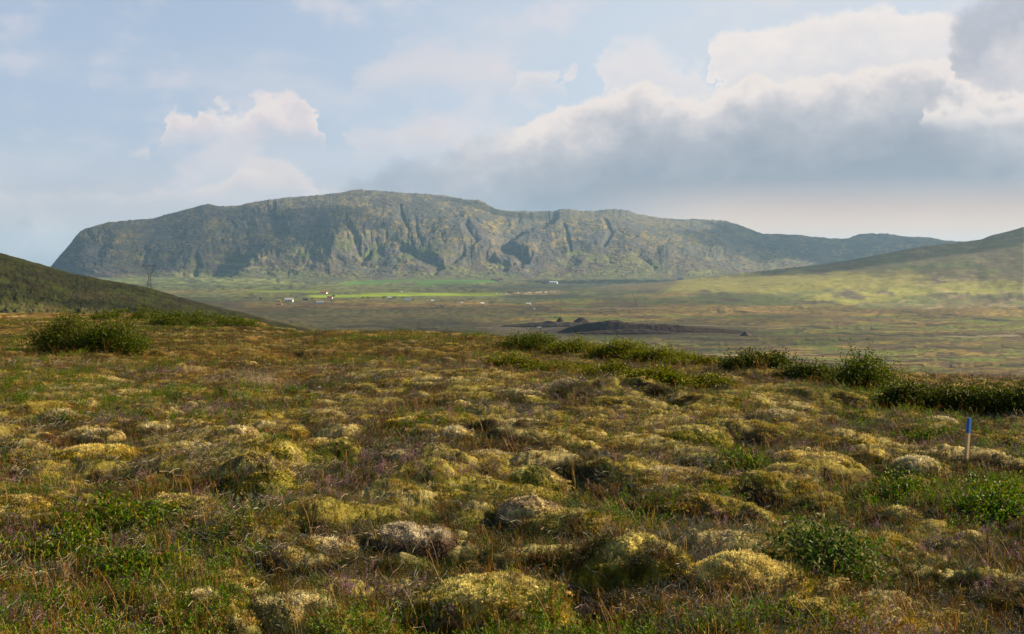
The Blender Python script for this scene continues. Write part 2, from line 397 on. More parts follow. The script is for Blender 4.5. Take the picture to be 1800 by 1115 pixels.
def carve(pts, w, depth, asym=1.0):
    global gl
    best = np.full(PX.shape, 1e9); side = np.zeros(PX.shape)
    for (x0, y0), (x1, y1) in zip(pts[:-1], pts[1:]):
        L2 = (x1-x0)**2+(y1-y0)**2
        q = np.clip(((jx-x0)*(x1-x0)+(jy-y0)*(y1-y0))/L2, 0, 1)
        dx = jx-(x0+q*(x1-x0)); dy = jy-(y0+q*(y1-y0)); d = np.hypot(dx, dy)
        m = d < best; best = np.where(m, d, best); side = np.where(m, dx, side)
    ww = .95*np.where(side < 0, w*asym, w)
    gl = gl-.6*depth*np.clip(1-best/(ww*(.8+.6*fbm(PX/9, PYv/9, 2, 97))), 0, 1)**1.15*np.interp(s1, [0, .08, .9, 1], [0, 1, .8, 0])
carve([(968, 384), (915, 402), (893, 415), (886, 428), (905, 442), (922, 456)], 15, 80, 1.6)
carve([(708, 432), (728, 444), (748, 454), (770, 467)], 10, 55, 2)
carve([(612, 398), (622, 412), (634, 430), (640, 446)], 10, 55, 1.5)
carve([(640, 446), (650, 432)], 8, 40)
carve([(822, 400), (828, 415), (836, 424)], 9, 45, 1.5)
carve([(858, 450), (870, 458), (890, 465)], 9, 45, 2)
carve([(800, 454), (810, 445), (812, 440)], 8, 40)
carve([(700, 365), (718, 400), (726, 430)], 4, 30)
carve([(604, 380), (612, 398)], 4, 22)
carve([(485, 398), (440, 425), (402, 455), (352, 488)], 30, 90, 1.6)
carve([(255, 430), (252, 460)], 5, 32)
carve([(185, 422), (180, 445)], 18, 60, 1.6)
carve([(150, 405), (165, 420), (130, 450)], 8, 40, 1.5)
carve([(340, 478), (350, 455), (345, 440)], 7, 35)
carve([(780, 372), (830, 392), (870, 410)], 4, 25)
carve([(990, 400), (1000, 425), (1003, 440)], 6, 35)
carve([(1060, 385), (1075, 410), (1065, 430)], 6, 35)
carve([(1085, 405), (1110, 420)], 8, 30)
carve([(1105, 440), (1130, 455), (1150, 470)], 5, 22)
carve([(590, 455), (640, 460), (690, 470)], 6, 16)
ZZ = ZZ+(sp+gl)*np.where(SV > 1, 0, 1)*sst(0, .06, s1)
back = np.clip(SV-1, 0, 1)
Y = Y+back*2600; ZZ = ZZ*(1-back)+back*back*-90+back*(1-back)*ZZ*1.0-back*25
PYv = HOR-(ZZ-CAM)/Y*F
n1 = fbm(PX/55, PYv/22, 4, 90); n2 = fbm(PX/14, PYv/7, 4, 91); n3 = fbm(PX/5, PYv/3, 3, 92)
hN = (ZZ-zf)/np.maximum(H, 40)
rock = mix(col(.085, .088, .098), col(.13, .125, .125), n2)
c = mix(rock, col(.10, .10, .062), sst(.42, .62, n1)*.45)
c = mix(c, col(.30, .23, .075), sst(.49, .6, n2*.6+n1*.4)*sst(.42, .58, n3)*.95)
c = mix(c, col(.13, .095, .09), sst(.5, .62, fbm(PX/45, PYv/12, 3, 93))*(1-sst(.05, .45, hN))*.9)
gr = sst(480, 520, PX)*(1-sst(760, 830, PX))*sst(.12, .2, hN)*(1-sst(.3, .42, hN))
c = mix(c, col(.12, .15, .05), gr*sst(.4, .55, fbm(PX/30, PYv/14, 3, 94))*.9)
nb = fbm(PX/85, PYv/30, 4, 96)
lowm = 1-sst(.04, .30, hN+(nb-.5)*.75)
c = mix(c, mix(mix(col(.16, .21, .06), col(.22, .20, .07), n3), col(.12, .085, .08), sst(.48, .6, fbm(PX/30, PYv/5, 3, 95))), lowm*.85)
c = mix(c, mix(col(.125, .155, .055), col(.17, .17, .07), n2), (1-sst(.02, .09, hN+(nb-.5)*.22))*.9)
c = mix(c, col(.19, .17, .115), sst(.62, .9, hN)*sst(.36, .58, n2)*.75)
c = mix(c, col(.06, .06, .055), sst(.6, .7, n3)*.6)
c = c*.54
mount = mesh_obj('mountain', np.stack([(PX-900)/F*Y, Y, ZZ], -1).reshape(-1, 3), gridf(*PX.shape), M_mount, c.reshape(-1, 3))
tag(mount, kind='structure')

# ------------------------------------------------------------------ hill on the right
RO = np.array([(900, 520), (1000, 513), (1100, 504), (1190, 493), (1300, 481), (1400, 470), (1450, 464), (1500, 456.5), (1560, 445), (1620, 433.5), (1690, 425.5), (1725, 421.5), (1745, 413), (1765, 408), (1800, 403), (1900, 392), (2200, 372), (2800, 360)], float)
pxs = np.concatenate([np.arange(900, 1810, 1.3), np.arange(1815, 2800, 9.)])
sv = np.concatenate([np.linspace(0, 1, 190), 1+np.linspace(0, 1, 16)[1:]])
PX, SV = np.meshgrid(pxs, sv); s1 = np.clip(SV, 0, 1); back = np.clip(SV-1, 0, 1)
yf = np.interp(pxs, [900, 1000, 1150, 1300, 1500, 1800, 2800], [3900, 3500, 2850, 2600, 2480, 2420, 2300])
yc = np.interp(pxs, [900, 1000, 1150, 1300, 1500, 1800, 2800], [4000, 4100, 4300, 4600, 4700, 4800, 5200])
rc = np.interp(pxs, RO[:, 0], RO[:, 1]); kk = np.exp(-np.linspace(-2, 2, 181)**2); kk /= kk.sum(); rs = np.where(pxs < 1800, np.convolve(np.pad(rc, 90, mode='edge'), kk, 'valid'), rc)
zc = CAM+(HOR-rs)/F*yc; rd = (rc-rs+(fbm(pxs/9, pxs*0, 3, 100)-.5)*1.2)/F*yc*sst(1800, 1700, pxs)
Y = yf+(yc-yf)*s1
prof = np.interp(s1, [0, .15, .4, .6, 1], [0, .07, .33, .56, 1])
zf = FLOOR-4
ZZ = zf+(zc-zf)*prof-rd*s1**7
ZZ = ZZ+((fbm(PX/130, s1*4, 4, 101)-.5)*30+(fbm(PX/30, s1*11, 3, 102)-.5)*6)*np.interp(s1, [0, .08, .85, 1], [0, 1, .8, 0])*np.interp(PX, [900, 1150, 1500], [.1, .5, 1])
Y = Y+back*2000; ZZ = ZZ*(1-back)+back*-100
PYv = HOR-(ZZ-CAM)/Y*F
n1 = fbm(PX/70, PYv/9, 4, 103); n2 = fbm(PX/18, PYv/4, 4, 104); jx = PX+(n1-.5)*60; jy = PYv+(fbm(PX/40, PYv/20, 4, 105)-.5)*14
c = mix(col(.085, .08, .05), col(.115, .1, .055), n2)
c = mix(c, col(.075, .105, .035), sst(.45, .6, n1)*.7)
c = mix(c, col(.17, .165, .05), band(jx, jy, [(1150, 505), (1300, 500), (1450, 492), (1620, 490)], 12, 1180, 1620, 8)*.85)  # yellow-green turf strips, here and below, with their sunlit brightness painted in
c = mix(c, col(.165, .17, .05), band(jx, jy, [(1380, 533), (1500, 522), (1650, 505), (1800, 505)], 9, 1380, 2600, 6)*.9)
c = mix(c, col(.075, .105, .035), band(jx, jy, [(1000, 520), (1250, 527), (1450, 530)], 8, 1020, 1420, 5)*.8)
c = mix(c, col(.18, .14, .06), band(jx, jy, [(1010, 529), (1100, 522), (1250, 512)], 2.5, 1030, 1230, 2)*.9)
for (cx, cy, rx, ry) in ((1490, 518, 26, 8), (1430, 532, 40, 5), (1280, 528, 36, 5), (1620, 495, 30, 5), (1700, 520, 40, 6), (1770, 522, 40, 6), (1560, 512, 14, 4), (1250, 515, 32, 6), (1140, 510, 20, 5)):
    c = mix(c, col(.06, .05, .045), ell(jx, jy, cx, cy, rx, ry)*sst(.35, .5, n2)*.9)
c = mix(c, col(.2, .17, .1), sst(.6, .66, n2)*sst(1500, 1600, PX)*.6)
c = mix(c, col(.05, .05, .035), sst(.62, .68, fbm(PX/14, PYv/2, 3, 106))*.35)
c = c*(.62+.5*ell(jx, jy, 1450, 500, 330, 17, .5)+.5*sst(505, 515, jy)*sst(1350, 1500, jx))[..., None]  # sunlit zone brightened and shaded upper slope darkened in the colour
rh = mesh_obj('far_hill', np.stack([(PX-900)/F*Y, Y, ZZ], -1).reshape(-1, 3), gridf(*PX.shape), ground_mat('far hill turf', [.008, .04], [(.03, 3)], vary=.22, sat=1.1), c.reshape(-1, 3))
tag(rh, kind='structure')

# ------------------------------------------------------------------ hill on the left
LO = np.array([(-900, 330), (-500, 375), (-200, 418), (-60, 436), (0, 444), (45, 457), (90, 470), (125, 481), (160, 487.5), (210, 496), (263, 507), (300, 518), (350, 533), (400, 548), (430, 556), (480, 573), (530, 587), (580, 603), (660, 640), (760, 690)], float)
pxs = np.concatenate([np.arange(-900, -20, 8.), np.arange(-20, 760, 1.2)])
sv = np.concatenate([np.linspace(0, 1, 200), 1+np.linspace(0, 1, 60)[1:]])
PX, SV = np.meshgrid(pxs, sv); s1 = np.clip(SV, 0, 1); back = np.clip(SV-1, 0, 1)
yc = np.interp(pxs, [-900, 0, 300, 600, 760], [420, 470, 480, 430, 380])
yf = np.interp(pxs, [-900, 0, 300, 600, 760], [190, 230, 260, 300, 300])
zc = CAM+(HOR-np.interp(pxs, LO[:, 0], LO[:, 1])-(fbm(pxs/14, pxs*0, 4, 110)-.5)*3)/F*yc
zf = CAM+(HOR-np.maximum(np.interp(pxs, [-900, 0, 430, 560, 760], [590, 590, 600, 640, 720]), np.interp(pxs, LO[:, 0], LO[:, 1])+25))/F*yf
Y = yf+(yc-yf)*s1
ZZ = zf+(zc-zf)*np.interp(s1, [0, .3, .6, .85, 1], [0, .33, .68, .93, 1])
ZZ = ZZ+((fbm(PX/90, s1*3, 4, 111)-.5)*3+(fbm(PX/16, s1*12, 3, 112)-.5)*1.0+(fbm(PX/4, s1*40, 2, 113)-.5)*.35)*np.interp(s1, [0, .1, .85, 1], [0, 1, .8, .1])
y2 = yc+back*900
ZZ = np.where(back > 0, zc-(back*900)*np.interp(back, [0, .1, 1], [.025, .03, .075])-np.clip(back-.66, 0, 1)*120+(fbm(PX/20, back*30, 3, 114)-.5)*.6, ZZ)
Y = np.where(back > 0, y2, Y)
zg, _ = Zbase((PX-900)/F*Y, Y)
PYv = HOR-(ZZ-CAM)/Y*F
st = lambda n: np.clip((n-.5)*1.6+.5, 0, 1); VV_ = PYv-.25*PX
n1 = fbm(PX/110, VV_/12, 4, 115); n2 = fbm(PX/32, VV_/7, 4, 116); n3 = st(fbm(PX/7, VV_/3, 3, 117))
c = mix(col(.075, .085, .028), col(.06, .05, .026), sst(.42, .6, n1))
c = mix(c, col(.095, .12, .03), sst(.52, .64, n2)*.8)
c = mix(c, col(.12, .085, .05), ell(PX+(n2-.5)*60, PYv+(n3-.5)*6, 170, 520, 45, 6)*.8)
c = mix(c, col(.13, .15, .03), ell(PX+(n2-.5)*60, PYv+(n3-.5)*6, 105, 526, 22, 4)*.8)
c = mix(c, col(.034, .03, .02), sst(.54, .64, fbm(PX/45, VV_/5, 4, 118))*.7)
c = mix(c, col(.055, .045, .025), sst(250, 420, PX)*.5)
c = mix(c, col(.062, .07, .022), np.full(PX.shape, .35))*.62*(.8+.4*n3)[..., None]
lh = mesh_obj('near_hill', np.stack([(PX-900)/F*Y, Y, ZZ], -1).reshape(-1, 3), gridf(*PX.shape), M_hill, c.reshape(-1, 3))
tag(lh, kind='structure')

exec_parts = True
# ------------------------------------------------------------------ moss cushions
MOSS = [
 (418, 896, 76, 74, 1, 'largest round moss hummock left of centre, olive with a pale crest'),
 (305, 918, 52, 44, 2, 'golden brown moss hummock touching the left foot of the largest round one'),
 (130, 824, 86, 30, 2, 'long flat yellow moss hummock near the left edge, third row back'),
 (462, 816, 66, 46, 1, 'wide green and yellow moss hummock just behind the largest round one'),
 (165, 784, 40, 25, 0, 'low tan topped moss hummock behind the long flat yellow one at left'),
 (92, 744, 34, 22, 0, 'small tan moss hummock at far left, farthest back on that side'),
 (410, 775, 38, 22, 0, 'pale crusted moss hummock directly behind the wide green and yellow one'),
 (500, 777, 38, 20, 2, 'small bright yellow moss hummock right of the pale crusted one'),
 (275, 764, 38, 15, 0, 'flat greyish moss hummock standing alone between left edge and centre left'),
 (22, 905, 46, 36, 2, 'golden moss hummock cut by the left edge of the view'),
 (345, 1090, 48, 40, 0, 'knobbly beige moss hummock in the lower left, front row'),
 (515, 1128, 80, 66, 0, 'broad pale beige moss hummock cut by the bottom edge, left of centre'),
 (575, 992, 50, 42, 0, 'brownish moss hummock with a pale cap, between bottom left and centre'),
 (925, 928, 56, 44, 0, 'pale yellow domed moss hummock near the centre of the foreground'),
 (860, 1128, 135, 74, 2, 'widest golden moss hummock along the bottom edge at the centre'),
 (722, 990, 82, 56, 3, 'grey crusted heath bank with a dark eroded face, left of the central dome'),
 (1112, 1052, 112, 90, 1, 'tallest bulky moss hummock right of centre, dark green left flank, yellow crest'),
 (1320, 1078, 118, 58, 2, 'broad low moss hummock right beside the tallest bulky one'),
 (1440, 1130, 56, 66, 2, 'steep yellow moss hummock at the bottom edge, right of centre'),
 (1440, 824, 76, 36, 2, 'bright yellow moss hummock in the middle distance at right, well left of the stake'),
 (1545, 820, 30, 18, 2, 'small yellow moss hummock between the bright yellow one and the stake'),
 (1632, 850, 48, 32, 0, 'rounded beige moss hummock below and left of the blue topped stake'),
 (1230, 790, 62, 38, 1, 'dark flanked moss hummock in the middle distance right of centre'),
 (1190, 856, 70, 26, 0, 'long grey crested moss hummock right of centre, below the dark flanked one'),
 (940, 876, 58, 46, 1, 'olive moss hummock just behind the pale central dome'),
 (858, 818, 60, 24, 0, 'long pale rimmed moss hummock in the middle distance at centre'),
 (798, 776, 34, 24, 0, 'tan moss hummock left of the long pale rimmed one, further back'),
 (707, 758, 30, 22, 2, 'small dark sided moss hummock back left of the centre line'),
 (930, 757, 50, 20, 0, 'low broad straw coloured moss hummock far back at the centre'),
 (1660, 752, 32, 16, 0, 'low pale moss hummock behind and left of the stake'),
 (1700, 733, 28, 15, 0, 'pale domed moss hummock in front of the dark hedge, directly behind the stake'),
 (1372, 752, 46, 20, 0, 'grey and tan moss hummock far back, right of centre'),
 (1522, 794, 32, 24, 2, 'lopsided yellow moss hummock behind the small one left of the stake'),
 (1372, 844, 26, 18, 2, 'small golden moss hummock in front of the bright yellow one'),
 (1592, 940, 36, 28, 2, 'knobbly yellow moss hummock in the right foreground behind dark leaves'),
 (1560, 1085, 66, 44, 0, 'beige and brown moss hummock near the bottom right corner'),
 (692, 815, 26, 16, 0, 'small whitish moss hummock left of centre, middle distance'),
 (568, 742, 40, 18, 0, 'tan moss hummock far back, left of centre'),
 (588, 806, 42, 26, 1, 'dark green moss hummock right of the wide green and yellow one'),
 (1768, 812, 30, 12, 0, 'low sandy moss hummock just right of the stake foot'),
]
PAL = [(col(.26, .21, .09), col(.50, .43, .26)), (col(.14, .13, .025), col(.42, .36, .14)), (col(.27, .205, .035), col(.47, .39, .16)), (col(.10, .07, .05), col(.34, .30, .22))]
mspots = []; mgrid = []
for (px, py, hw, hh, tone, lab) in MOSS:
    p = hit(px, py); y = p[1]; R = hw/F*y*1.3; Hh = hh/F*y*.9
    Rd = min(max(R*.8, Hh*1.3), R*1.2)
    n = int(np.clip(2*R/.0085, 44, 150))
    a, b = np.meshgrid(np.linspace(-1, 1, n), np.linspace(-1, 1, n))
    r = np.maximum(np.abs(a), np.abs(b)); q = np.hypot(a, b)+1e-9     # square to disc
    A, B = a*r/q, b*r/q
    sd = int(px)
    ph = fbm(A*1.5+sd, B*1.5, 3, 201)-.5
    k = np.clip(1-(r*(1+.45*(fbm(A*1.1+sd*2, B*1.1, 2, 202)-.5)))**2, 0, 1)*sst(1, .78, r)
    hgt = k**.85*(1+.75*ph+.35*(fbm(A*4+sd, B*4, 3, 208)-.5)); hgt = hgt/(1+.35*hgt)*1.3
    x = p[0]+A*R; yy = p[1]+.85*Rd+B*Rd
    cl, _ = cells(x/.03, yy/.03, 203, .97); cl2, _ = cells(x/.085, yy/.085, 204, .85)
    zg = Z(x, yy, detail=False)
    zb = float(np.median(zg))
    z = zg+(np.minimum(zb, zg+.12)-zg)*.5*sst(0, .6, k)+hgt*Hh+(cl*.010+cl2*.012)*sst(0, .25, k)-.14*(1-sst(0, .3, k))-.005
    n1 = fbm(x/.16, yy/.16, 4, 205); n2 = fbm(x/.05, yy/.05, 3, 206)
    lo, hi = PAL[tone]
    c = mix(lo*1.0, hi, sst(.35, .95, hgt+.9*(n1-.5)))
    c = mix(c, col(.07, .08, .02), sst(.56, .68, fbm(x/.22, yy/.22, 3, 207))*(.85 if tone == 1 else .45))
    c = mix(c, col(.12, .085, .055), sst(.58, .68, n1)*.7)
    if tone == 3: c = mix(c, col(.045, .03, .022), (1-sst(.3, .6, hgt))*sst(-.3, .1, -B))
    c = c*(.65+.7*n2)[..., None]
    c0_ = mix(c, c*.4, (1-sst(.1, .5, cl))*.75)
    P3 = np.stack([x-p[0], yy-p[1], z-p[2]], -1)
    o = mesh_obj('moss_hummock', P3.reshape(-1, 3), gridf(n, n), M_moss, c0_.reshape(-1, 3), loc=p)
    # short upright fronds of the moss, one mass per cushion
    nf = int(np.clip(R*Rd*3.2/(.013*max(1, y/9))**2, 300, 6000))
    ii = rng.integers(1, n-2, (nf, 2)); t1 = rng.random((nf, 2))
    du = P3[ii[:, 0]+1, ii[:, 1]]-P3[ii[:, 0], ii[:, 1]]; dv = P3[ii[:, 0], ii[:, 1]+1]-P3[ii[:, 0], ii[:, 1]]
    base = P3[ii[:, 0], ii[:, 1]]+du*t1[:, :1]+dv*t1[:, 1:]; fc = c[ii[:, 0], ii[:, 1]]
    nr = np.cross(dv, du); nr = nr/(np.linalg.norm(nr, axis=1, keepdims=True)+1e-9); nr = nr*np.sign(nr[:, 2:]+1e-9)
    VV, CC = [], []
    fs = max(1, (y/9)**.6)
    for _ in range(3):
        d = nr+rng.normal(0, .55, (nf, 3)); d = d/np.linalg.norm(d, axis=1, keepdims=True)
        sdv = np.cross(d, rng.normal(0, 1, (nf, 3))); sdv = sdv/(np.linalg.norm(sdv, axis=1, keepdims=True)+1e-9)
        L = (.010+.013*rng.random((nf, 1)))*fs; Wd = .0028*fs
        off = rng.normal(0, .004, (nf, 3))*fs
        VV.append(np.stack([base+off-d*.004, base+off+d*L*.5+sdv*Wd, base+off+d*L, base+off+d*L*.5-sdv*Wd], 1))
        cj = fc*(.75+.8*rng.random((nf, 1)))
        CC.append(np.stack([cj*.6, cj, cj*1.25, cj], 1))
    VV = np.concatenate(VV).reshape(-1, 3); CC = np.clip(np.concatenate(CC).reshape(-1, 3), 0, .6)
    fr_ = mesh_obj('moss_fronds', VV, np.arange(len(VV)).reshape(-1, 4), M_frond, CC, parent=o, smooth=False)
    fr_['kind'] = 'stuff'
    tag(o, lab, 'moss hummock', 'moss hummocks on the heath')
    mspots.append((p[0], p[1]+.85*Rd, R*.95, Rd*.95)); mgrid.append((p[0], p[1]+.85*Rd, R, Rd, n, z))

# ------------------------------------------------------------------ small plants, scattered as ground cover
def blade(V, Fc, Cc, base, dirv, h, w, bend, c, segs=3, tip=.15):
    d = Vector(dirv); side = Vector((-d.y, d.x, 0)).normalized()
    n0 = len(V)
    for k in range(segs+1):
        t = k/segs
        p = Vector(base)+Vector((0, 0, 1))*h*t*(1-.25*bend*t)+d*(h*bend*t*t)
        ww = w*(1-t*(1-tip))
        V += [p-side*ww, p+side*ww]; Cc += [c, c]
    for k in range(segs):
        i = n0+2*k; Fc.append((i, i+1, i+3, i+2))
def leafq(V, Fc, Cc, p, d, nrm, L, W, c):
    p = Vector(p); d = Vector(d).normalized(); s = d.cross(Vector(nrm))
    s = s.normalized() if s.length > 1e-6 else d.orthogonal().normalized()
    n = s.cross(d); n0 = len(V)
    V += [p, p+d*L*.45+s*W*.5+n*L*.06, p+d*L, p+d*L*.45-s*W*.5+n*L*.06, p+d*L*.5-n*L*.05]
    Cc += [c]*5
    Fc += [(n0, n0+1, n0+4), (n0+1, n0+2, n0+4), (n0+2, n0+3, n0+4), (n0+3, n0, n0+4)]
def rv(s=1): return Vector((random.uniform(-1, 1), random.uniform(-1, 1), random.uniform(-1, 1)))*s
def jit(c, s=.25):
    k = random.uniform(1-s, 1+s); return tuple(max(0, v*k*random.uniform(.9, 1.1)) for v in c)
def src(name, V, Fc, Cc, mat):
    me = bpy.data.meshes.new(name); me.from_pydata([tuple(v) for v in V], [], Fc)
    a = me.color_attributes.new('Col', 'FLOAT_COLOR', 'POINT')
    cc = np.ones((len(V), 4), np.float32); cc[:, :3] = np.array(Cc); a.data.foreach_set('color', cc.ravel())
    me.materials.append(mat)
    return bpy.data.objects.new(name, me)
def v_grass(kind):
    V, Fc, Cc = [], [], []
    pal = {'green': [(.046, .086, .010), (.068, .105, .012), (.105, .11, .017)], 'straw': [(.22, .15, .05), (.14, .085, .026), (.29, .21, .085)], 'rust': [(.16, .062, .02), (.13, .055, .018), (.20, .095, .03)]}[kind]
    for _ in range(15):
        a = random.uniform(0, 6.283); r = random.uniform(0, .045)
        blade(V, Fc, Cc, (r*math.cos(a), r*math.sin(a), -.01), (math.cos(a), math.sin(a), 0), random.uniform(.05, .15), random.uniform(.0011, .0021), random.uniform(.1, .8), jit(random.choice(pal)))
    return src('grass_source', V, Fc, Cc, M_plant)
def v_sprig(kind):
    V, Fc, Cc = [], [], []
    pal = {'dark': [(.032, .052, .009), (.045, .066, .011), (.055, .04, .016)], 'olive': [(.075, .082, .012), (.11, .09, .015), (.058, .065, .011)], 'dead': [(.14, .10, .07), (.09, .06, .045), (.20, .155, .12)], 'red': [(.15, .055, .022), (.12, .065, .022), (.15, .10, .025)]}[kind]
    for _ in range(9):
        a = random.uniform(0, 6.283); r = random.uniform(0, .04); h = random.uniform(.035, .085)
        b = Vector((r*math.cos(a), r*math.sin(a), -.01)); tip = b+Vector((math.cos(a)*h*.5, math.sin(a)*h*.5, h))
        blade(V, Fc, Cc, b, (math.cos(a), math.sin(a), 0), h, .0012, .4, jit((.09, .06, .04)), 2, .6)
        for k in range(15):
            t = random.uniform(.25, 1); p = b.lerp(tip, t)+rv(.005)
            leafq(V, Fc, Cc, p, Vector((math.cos(a), math.sin(a), .7))+rv(1.0), rv(), random.uniform(.007, .013), random.uniform(.003, .005), jit(random.choice(pal)))
    return src('sprig_source', V, Fc, Cc, M_plant)
def v_moss(kind):
    V, Fc, Cc = [], [], []
    pal = {'gold': [(.29, .235, .05), (.37, .305, .09), (.19, .16, .03)], 'pale': [(.44, .36, .16), (.36, .29, .12), (.50, .42, .22)]}[kind]
    for _ in range(34):
        a = random.uniform(0, 6.283); r = .055*math.sqrt(random.random())
        z = .022*(1-(r/.055)**2)
        p = (r*math.cos(a), r*math.sin(a), z-.012)
        c = jit(random.choice(pal))
        for k in range(3):
            leafq(V, Fc, Cc, p, Vector((math.cos(a)*r*12, math.sin(a)*r*12, 1.0))+rv(.8), rv(), random.uniform(.014, .024), .006, c)
    return src('moss_source', V, Fc, Cc, M_frond)
def v_willow(kind):
    V, Fc, Cc = [], [], []
    pal = {'fresh': [(.11, .19, .035), (.14, .22, .05), (.09, .15, .03)], 'gloss': [(.05, .09, .022), (.07, .11, .03), (.10, .14, .05)]}[kind]
    for _ in range(3):
        a = random.uniform(0, 6.283); h = random.uniform(.06, .15)
        b = Vector((random.uniform(-.03, .03), random.uniform(-.03, .03), -.02)); tip = b+Vector((math.cos(a)*h*.5, math.sin(a)*h*.5, h))
        blade(V, Fc, Cc, b, (math.cos(a), math.sin(a), 0), h, .0018, .5, (.10, .07, .04), 2, .6)
        for k in range(9):
            t = .3+.7*k/8; an = k*2.4; p = b.lerp(tip, t)
            d = Vector((math.cos(an), math.sin(an), random.uniform(.2, 1.1)))
            leafq(V, Fc, Cc, p, d, Vector((0, 0, 1))+rv(.5), random.uniform(.022, .036), random.uniform(.010, .016), jit(random.choice(pal), .2))
    return src('willow_source', V, Fc, Cc, M_leaf)
def v_flower():
    V, Fc, Cc = [], [], []
    for _ in range(6):
        a = random.uniform(0, 6.283); h = random.uniform(.08, .15)
        b = Vector((random.uniform(-.04, .04), random.uniform(-.04, .04), -.01)); tip = b+Vector((math.cos(a)*h*.35, math.sin(a)*h*.35, h))
        blade(V, Fc, Cc, b, (math.cos(a), math.sin(a), 0), h, .0012, .3, (.10, .07, .045), 2, .6)
        for k in range(10):
            leafq(V, Fc, Cc, b.lerp(tip, random.uniform(.2, .6)), rv()+Vector((0, 0, .5)), rv(), .009, .004, jit((.07, .08, .03)))
        for k in range(16):
            p = b.lerp(tip, random.uniform(.5, 1.02))+rv(.006)
            leafq(V, Fc, Cc, p, rv(), rv(), random.uniform(.007, .011), .006, jit(random.choice([(.27, .17, .245), (.32, .215, .29), (.19, .115, .165)])))
    return src('flower_source', V, Fc, Cc, M_plant)
def v_stalk():
    V, Fc, Cc = [], [], []
    for _ in range(3):
        a = random.uniform(0, 6.283); h = random.uniform(.16, .34); bend = random.uniform(.05, .5)
        c = jit(random.choice([(.28, .18, .07), (.19, .10, .04), (.34, .25, .12)]))
        b = (random.uniform(-.03, .03), random.uniform(-.03, .03), -.01)
        blade(V, Fc, Cc, b, (math.cos(a), math.sin(a), 0), h, .0013, bend, c, 5, .6)
        tip = Vector(b)+Vector((math.cos(a)*h*bend, math.sin(a)*h*bend, h*(1-.25*bend)))
        for k in range(6):
            leafq(V, Fc, Cc, tip+Vector((0, 0, -.01*k)), Vector((math.cos(a), math.sin(a), 1))+rv(.5), rv(), .016, .004, c)
    return src('stalk_source', V, Fc, Cc, M_plant)
def v_twig():
    V, Fc, Cc = [], [], []
    for _ in range(6):
        a = random.uniform(0, 6.283); p = Vector((random.uniform(-.04, .04), random.uniform(-.04, .04), 0))
        d = Vector((math.cos(a), math.sin(a), random.uniform(.1, .9))).normalized()
        c = jit((.26, .22, .18), .3)
        for k in range(4):
            q = p+d*random.uniform(.025, .05); s = d.cross(Vector((0, 0, 1))).normalized()*.0016*(1-.18*k); n0 = len(V)
            up = Vector((0, 0, .0016))
            V += [p-s, p+s, q+s, q-s, p-up, p+up, q+up, q-up]; Cc += [c]*8
            Fc += [(n0, n0+1, n0+2, n0+3), (n0+4, n0+5, n0+6, n0+7)]
            p = q; d = (d+rv(.7)).normalized()
    return src('twig_source', V, Fc, Cc, M_twig)

def scatter(name, sources, pts, rot, scale, pick):
    me = bpy.data.meshes.new(name); me.vertices.add(len(pts)); me.vertices.foreach_set('co', np.asarray(pts, np.float32).ravel())
    for nm, ty, dat in (('rot', 'FLOAT_VECTOR', rot), ('scl', 'FLOAT', scale), ('pick', 'INT', pick)):
        a = me.attributes.new(nm, ty, 'POINT')
        a.data.foreach_set('vector' if ty == 'FLOAT_VECTOR' else 'value', np.asarray(dat, np.int32 if ty == 'INT' else np.float32).ravel())
    o = bpy.data.objects.new(name, me); C.objects.link(o)
    ng = bpy.data.node_groups.new(name, 'GeometryNodeTree')
    ng.interface.new_socket('Geometry', in_out='INPUT', socket_type='NodeSocketGeometry')
    ng.interface.new_socket('Geometry', in_out='OUTPUT', socket_type='NodeSocketGeometry')
    gi = ng.nodes.new('NodeGroupInput'); go = ng.nodes.new('NodeGroupOutput')
    ip = ng.nodes.new('GeometryNodeInstanceOnPoints'); ip.inputs['Pick Instance'].default_value = True
    gt = ng.nodes.new('GeometryNodeGeometryToInstance')
    for so in reversed(sources):
        oi = ng.nodes.new('GeometryNodeObjectInfo'); oi.inputs['Object'].default_value = so
        ng.links.new(oi.outputs['Geometry'], gt.inputs[0])
    def attr(nm, ty):
        n = ng.nodes.new('GeometryNodeInputNamedAttribute'); n.data_type = ty; n.inputs['Name'].default_value = nm; return n.outputs['Attribute']
    ng.links.new(gi.outputs[0], ip.inputs['Points']); ng.links.new(gt.outputs[0], ip.inputs['Instance'])
    ng.links.new(attr('pick', 'INT'), ip.inputs['Instance Index'])
    ng.links.new(attr('rot', 'FLOAT_VECTOR'), ip.inputs['Rotation']); ng.links.new(attr('scl', 'FLOAT'), ip.inputs['Scale'])
    ng.links.new(ip.outputs[0], go.inputs[0])
    md = o.modifiers.new('scatter', 'NODES'); md.node_group = ng
    tag(o, kind='stuff')
    return o
def spread(n, a=-.5, y0=5.2, y1=75, uw=.47):
    """points on the heath, density falling with distance"""
    e = a+1; t = rng.random(n); y = (y0**e+t*(y1**e-y0**e))**(1/e)
    u = (rng.random(n)*2-1)*uw
    x = u*y; D = np.interp(900+F*u, _D[:, 0], _D[:, 1])
    k = y < D+6
    return x[k], y[k]
def mossy(x, y):
    m = np.zeros(len(x)); 
    for (cx, cy, R, Rd) in mspots: m = np.maximum(m, 1-((x-cx)/R)**2-((y-cy)/Rd)**2)
    return m
